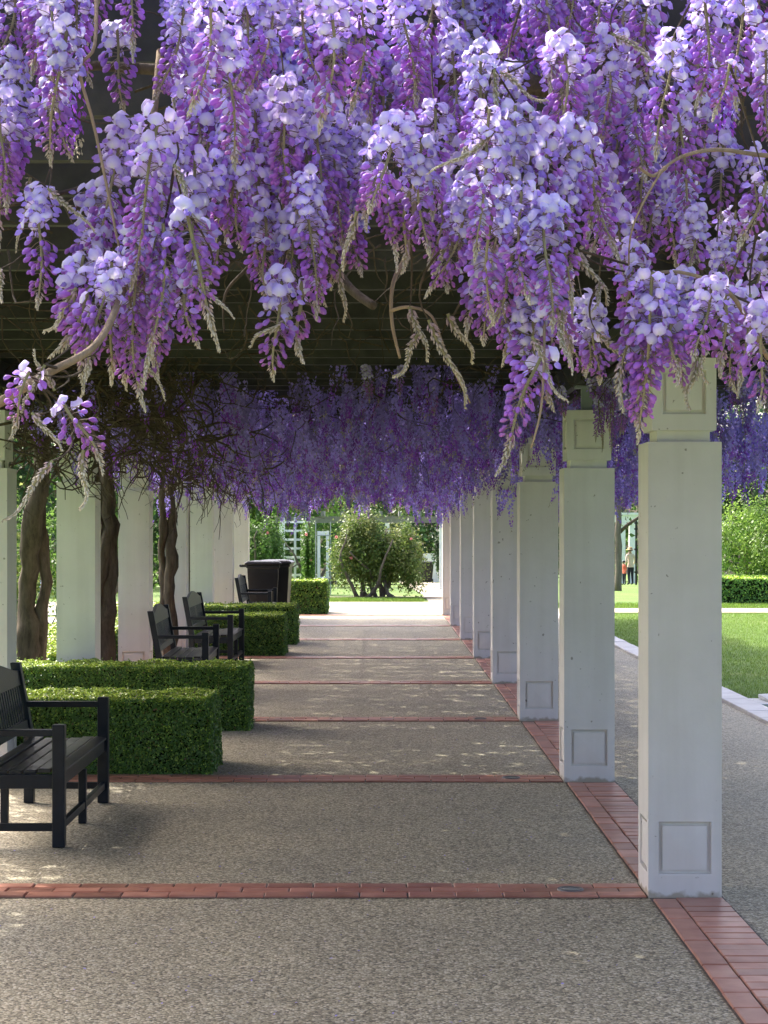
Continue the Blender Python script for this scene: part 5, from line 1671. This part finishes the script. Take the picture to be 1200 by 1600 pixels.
def person(base, rz, h, joints, edges, mats, hair_c, label, hat=False):
    """joints: name -> (x, y, z, r) in heights; one skinned body"""
    rt = empty('person', base, rz)
    tag(rt, label, 'person', None)
    me = bpy.data.meshes.new('body')
    keys = list(joints)
    me.from_pydata([tuple(c * h for c in joints[k][:3]) for k in keys], [(keys.index(a), keys.index(b)) for a, b in edges], [])
    o = bpy.data.objects.new('body_tmp', me)
    COL.objects.link(o)
    bm = bmesh.new(); bm.from_mesh(me)
    lay = bm.verts.layers.skin.verify()
    bm.verts.ensure_lookup_table()
    for i, k in enumerate(keys):
        r = joints[k][3] * h
        ry_ = joints[k][4] * h if len(joints[k]) > 4 else r
        bm.verts[i][lay].radius = (r, ry_)
        bm.verts[i][lay].use_root = (k == 'pelvis')
    bm.to_mesh(me); bm.free()
    o.modifiers.new('skin', 'SKIN')
    s = o.modifiers.new('sub', 'SUBSURF'); s.levels = 2; s.render_levels = 2
    dg = bpy.context.evaluated_depsgraph_get()
    em = bpy.data.meshes.new_from_object(o.evaluated_get(dg))
    bpy.data.objects.remove(o)
    em.name = 'body'
    em.materials.clear()
    for m in mats: em.materials.append(M[m])
    for p in em.polygons:
        z = p.center.z / h; x = abs(p.center.x) / h; y = p.center.y / h
        p.use_smooth = True
        p.material_index = 0 if z > 0.845 else (1 if z > 0.47 else 2)
    b = link('body', em, None, rt)
    hd_ = Vector(joints['head'][:3]) * h
    # hair cap
    mb = MB()
    n = 12
    rr = 0.062 * h
    vs_ = []; fs = []
    for j in range(6):
        th_ = j / 5 * 1.9
        for k in range(n):
            a = 2 * math.pi * k / n
            vs_.append((hd_.x + rr * 1.02 * math.sin(th_) * math.cos(a), hd_.y + 0.012 * h + rr * 1.1 * math.sin(th_) * math.sin(a), hd_.z + 0.012 * h + rr * 1.15 * math.cos(th_)))
    for j in range(5):
        for k in range(n):
            fs.append((j * n + k, j * n + (k + 1) % n, (j + 1) * n + (k + 1) % n, (j + 1) * n + k))
    mb.add(vs_, fs); mb.build('hair', M['hair'], rt, smooth=True)
    if hat:
        mb = MB()
        prof = [(0.002, 0.098), (0.045, 0.095), (0.062, 0.075), (0.066, 0.035), (0.12, 0.020), (0.122, 0.014), (0.064, 0.026)]
        vs_ = []; fs = []
        for r_, z_ in prof:
            for k in range(n * 2):
                a = math.pi * k / n
                vs_.append((hd_.x + r_ * h * math.cos(a), hd_.y + r_ * h * math.sin(a), hd_.z + z_ * h))
        for j in range(len(prof) - 1):
            for k in range(n * 2):
                fs.append((j * n * 2 + k, j * n * 2 + (k + 1) % (n * 2), (j + 1) * n * 2 + (k + 1) % (n * 2), (j + 1) * n * 2 + k))
        mb.add(vs_, fs); mb.build('hat', M['straw'], rt, smooth=True)
    return rt


def body_joints(bent=0.0):
    Jt = {
        'pelvis': (0, 0, 0.52, 0.080, 0.062), 'waist': (0, bent * 0.25, 0.61, 0.076, 0.058), 'chest': (0, bent * 0.7, 0.73, 0.092, 0.064), 'neck0': (0, bent, 0.815, 0.048, 0.040),
        'neck': (0, bent * 1.15, 0.855, 0.030, 0.030), 'head': (0, bent * 1.3, 0.925, 0.056, 0.062), 'crown': (0, bent * 1.35, 0.968, 0.040, 0.044), 'face': (0, bent * 1.3 - 0.030, 0.905, 0.030, 0.030),
    }
    E = [('pelvis', 'waist'), ('waist', 'chest'), ('chest', 'neck0'), ('neck0', 'neck'), ('neck', 'head'), ('head', 'crown'), ('head', 'face')]
    for s, n in ((-1, 'l'), (1, 'r')):
        Jt.update({'hip' + n: (s * 0.052, 0, 0.48, 0.058), 'knee' + n: (s * 0.058, -0.012, 0.275, 0.040), 'ankle' + n: (s * 0.060, 0.008, 0.045, 0.024), 'toe' + n: (s * 0.066, -0.075, 0.018, 0.018),
                   'sh' + n: (s * 0.112, bent * 0.9, 0.795, 0.038), 'el' + n: (s * 0.150, bent * 0.7 + 0.01, 0.625, 0.027), 'wr' + n: (s * 0.128, bent * 0.5 - 0.085, 0.515, 0.019), 'ha' + n: (s * 0.118, bent * 0.5 - 0.120, 0.475, 0.020, 0.012)})
        E += [('pelvis', 'hip' + n), ('hip' + n, 'knee' + n), ('knee' + n, 'ankle' + n), ('ankle' + n, 'toe' + n), ('neck0', 'sh' + n), ('sh' + n, 'el' + n), ('el' + n, 'wr' + n), ('wr' + n, 'ha' + n)]
        for f in range(4):
            fx = (f - 1.5) * 0.0085
            Jt['f%d%s' % (f, n)] = (s * 0.116 + fx, bent * 0.5 - 0.130 - 0.004 * (f in (1, 2)), 0.440 - 0.006 * (f in (1, 2)), 0.0052)
            E.append(('ha' + n, 'f%d%s' % (f, n)))
        Jt['th' + n] = (s * 0.095, bent * 0.5 - 0.140, 0.468, 0.0055); E.append(('ha' + n, 'th' + n))
    return Jt, E


Jt, E = body_joints(-0.02)
Y = 80.5
person(((985.5 - VX) * Y / F, Y, gz(Y)), R(-150), 1.56, Jt, E, ('skin', 'cream', 'navy'), None, 'adult in straw hat, cream top and navy trousers standing beside the child', hat=True)
Jt, E = body_joints(-0.03)
Y = 80.0
person(((975.5 - VX) * Y / F, Y, gz(Y)), R(-60), 1.02, Jt, E, ('skin', 'coral', 'navy'), None, 'child in a coral red jacket and dark trousers next to the adult in the hat')
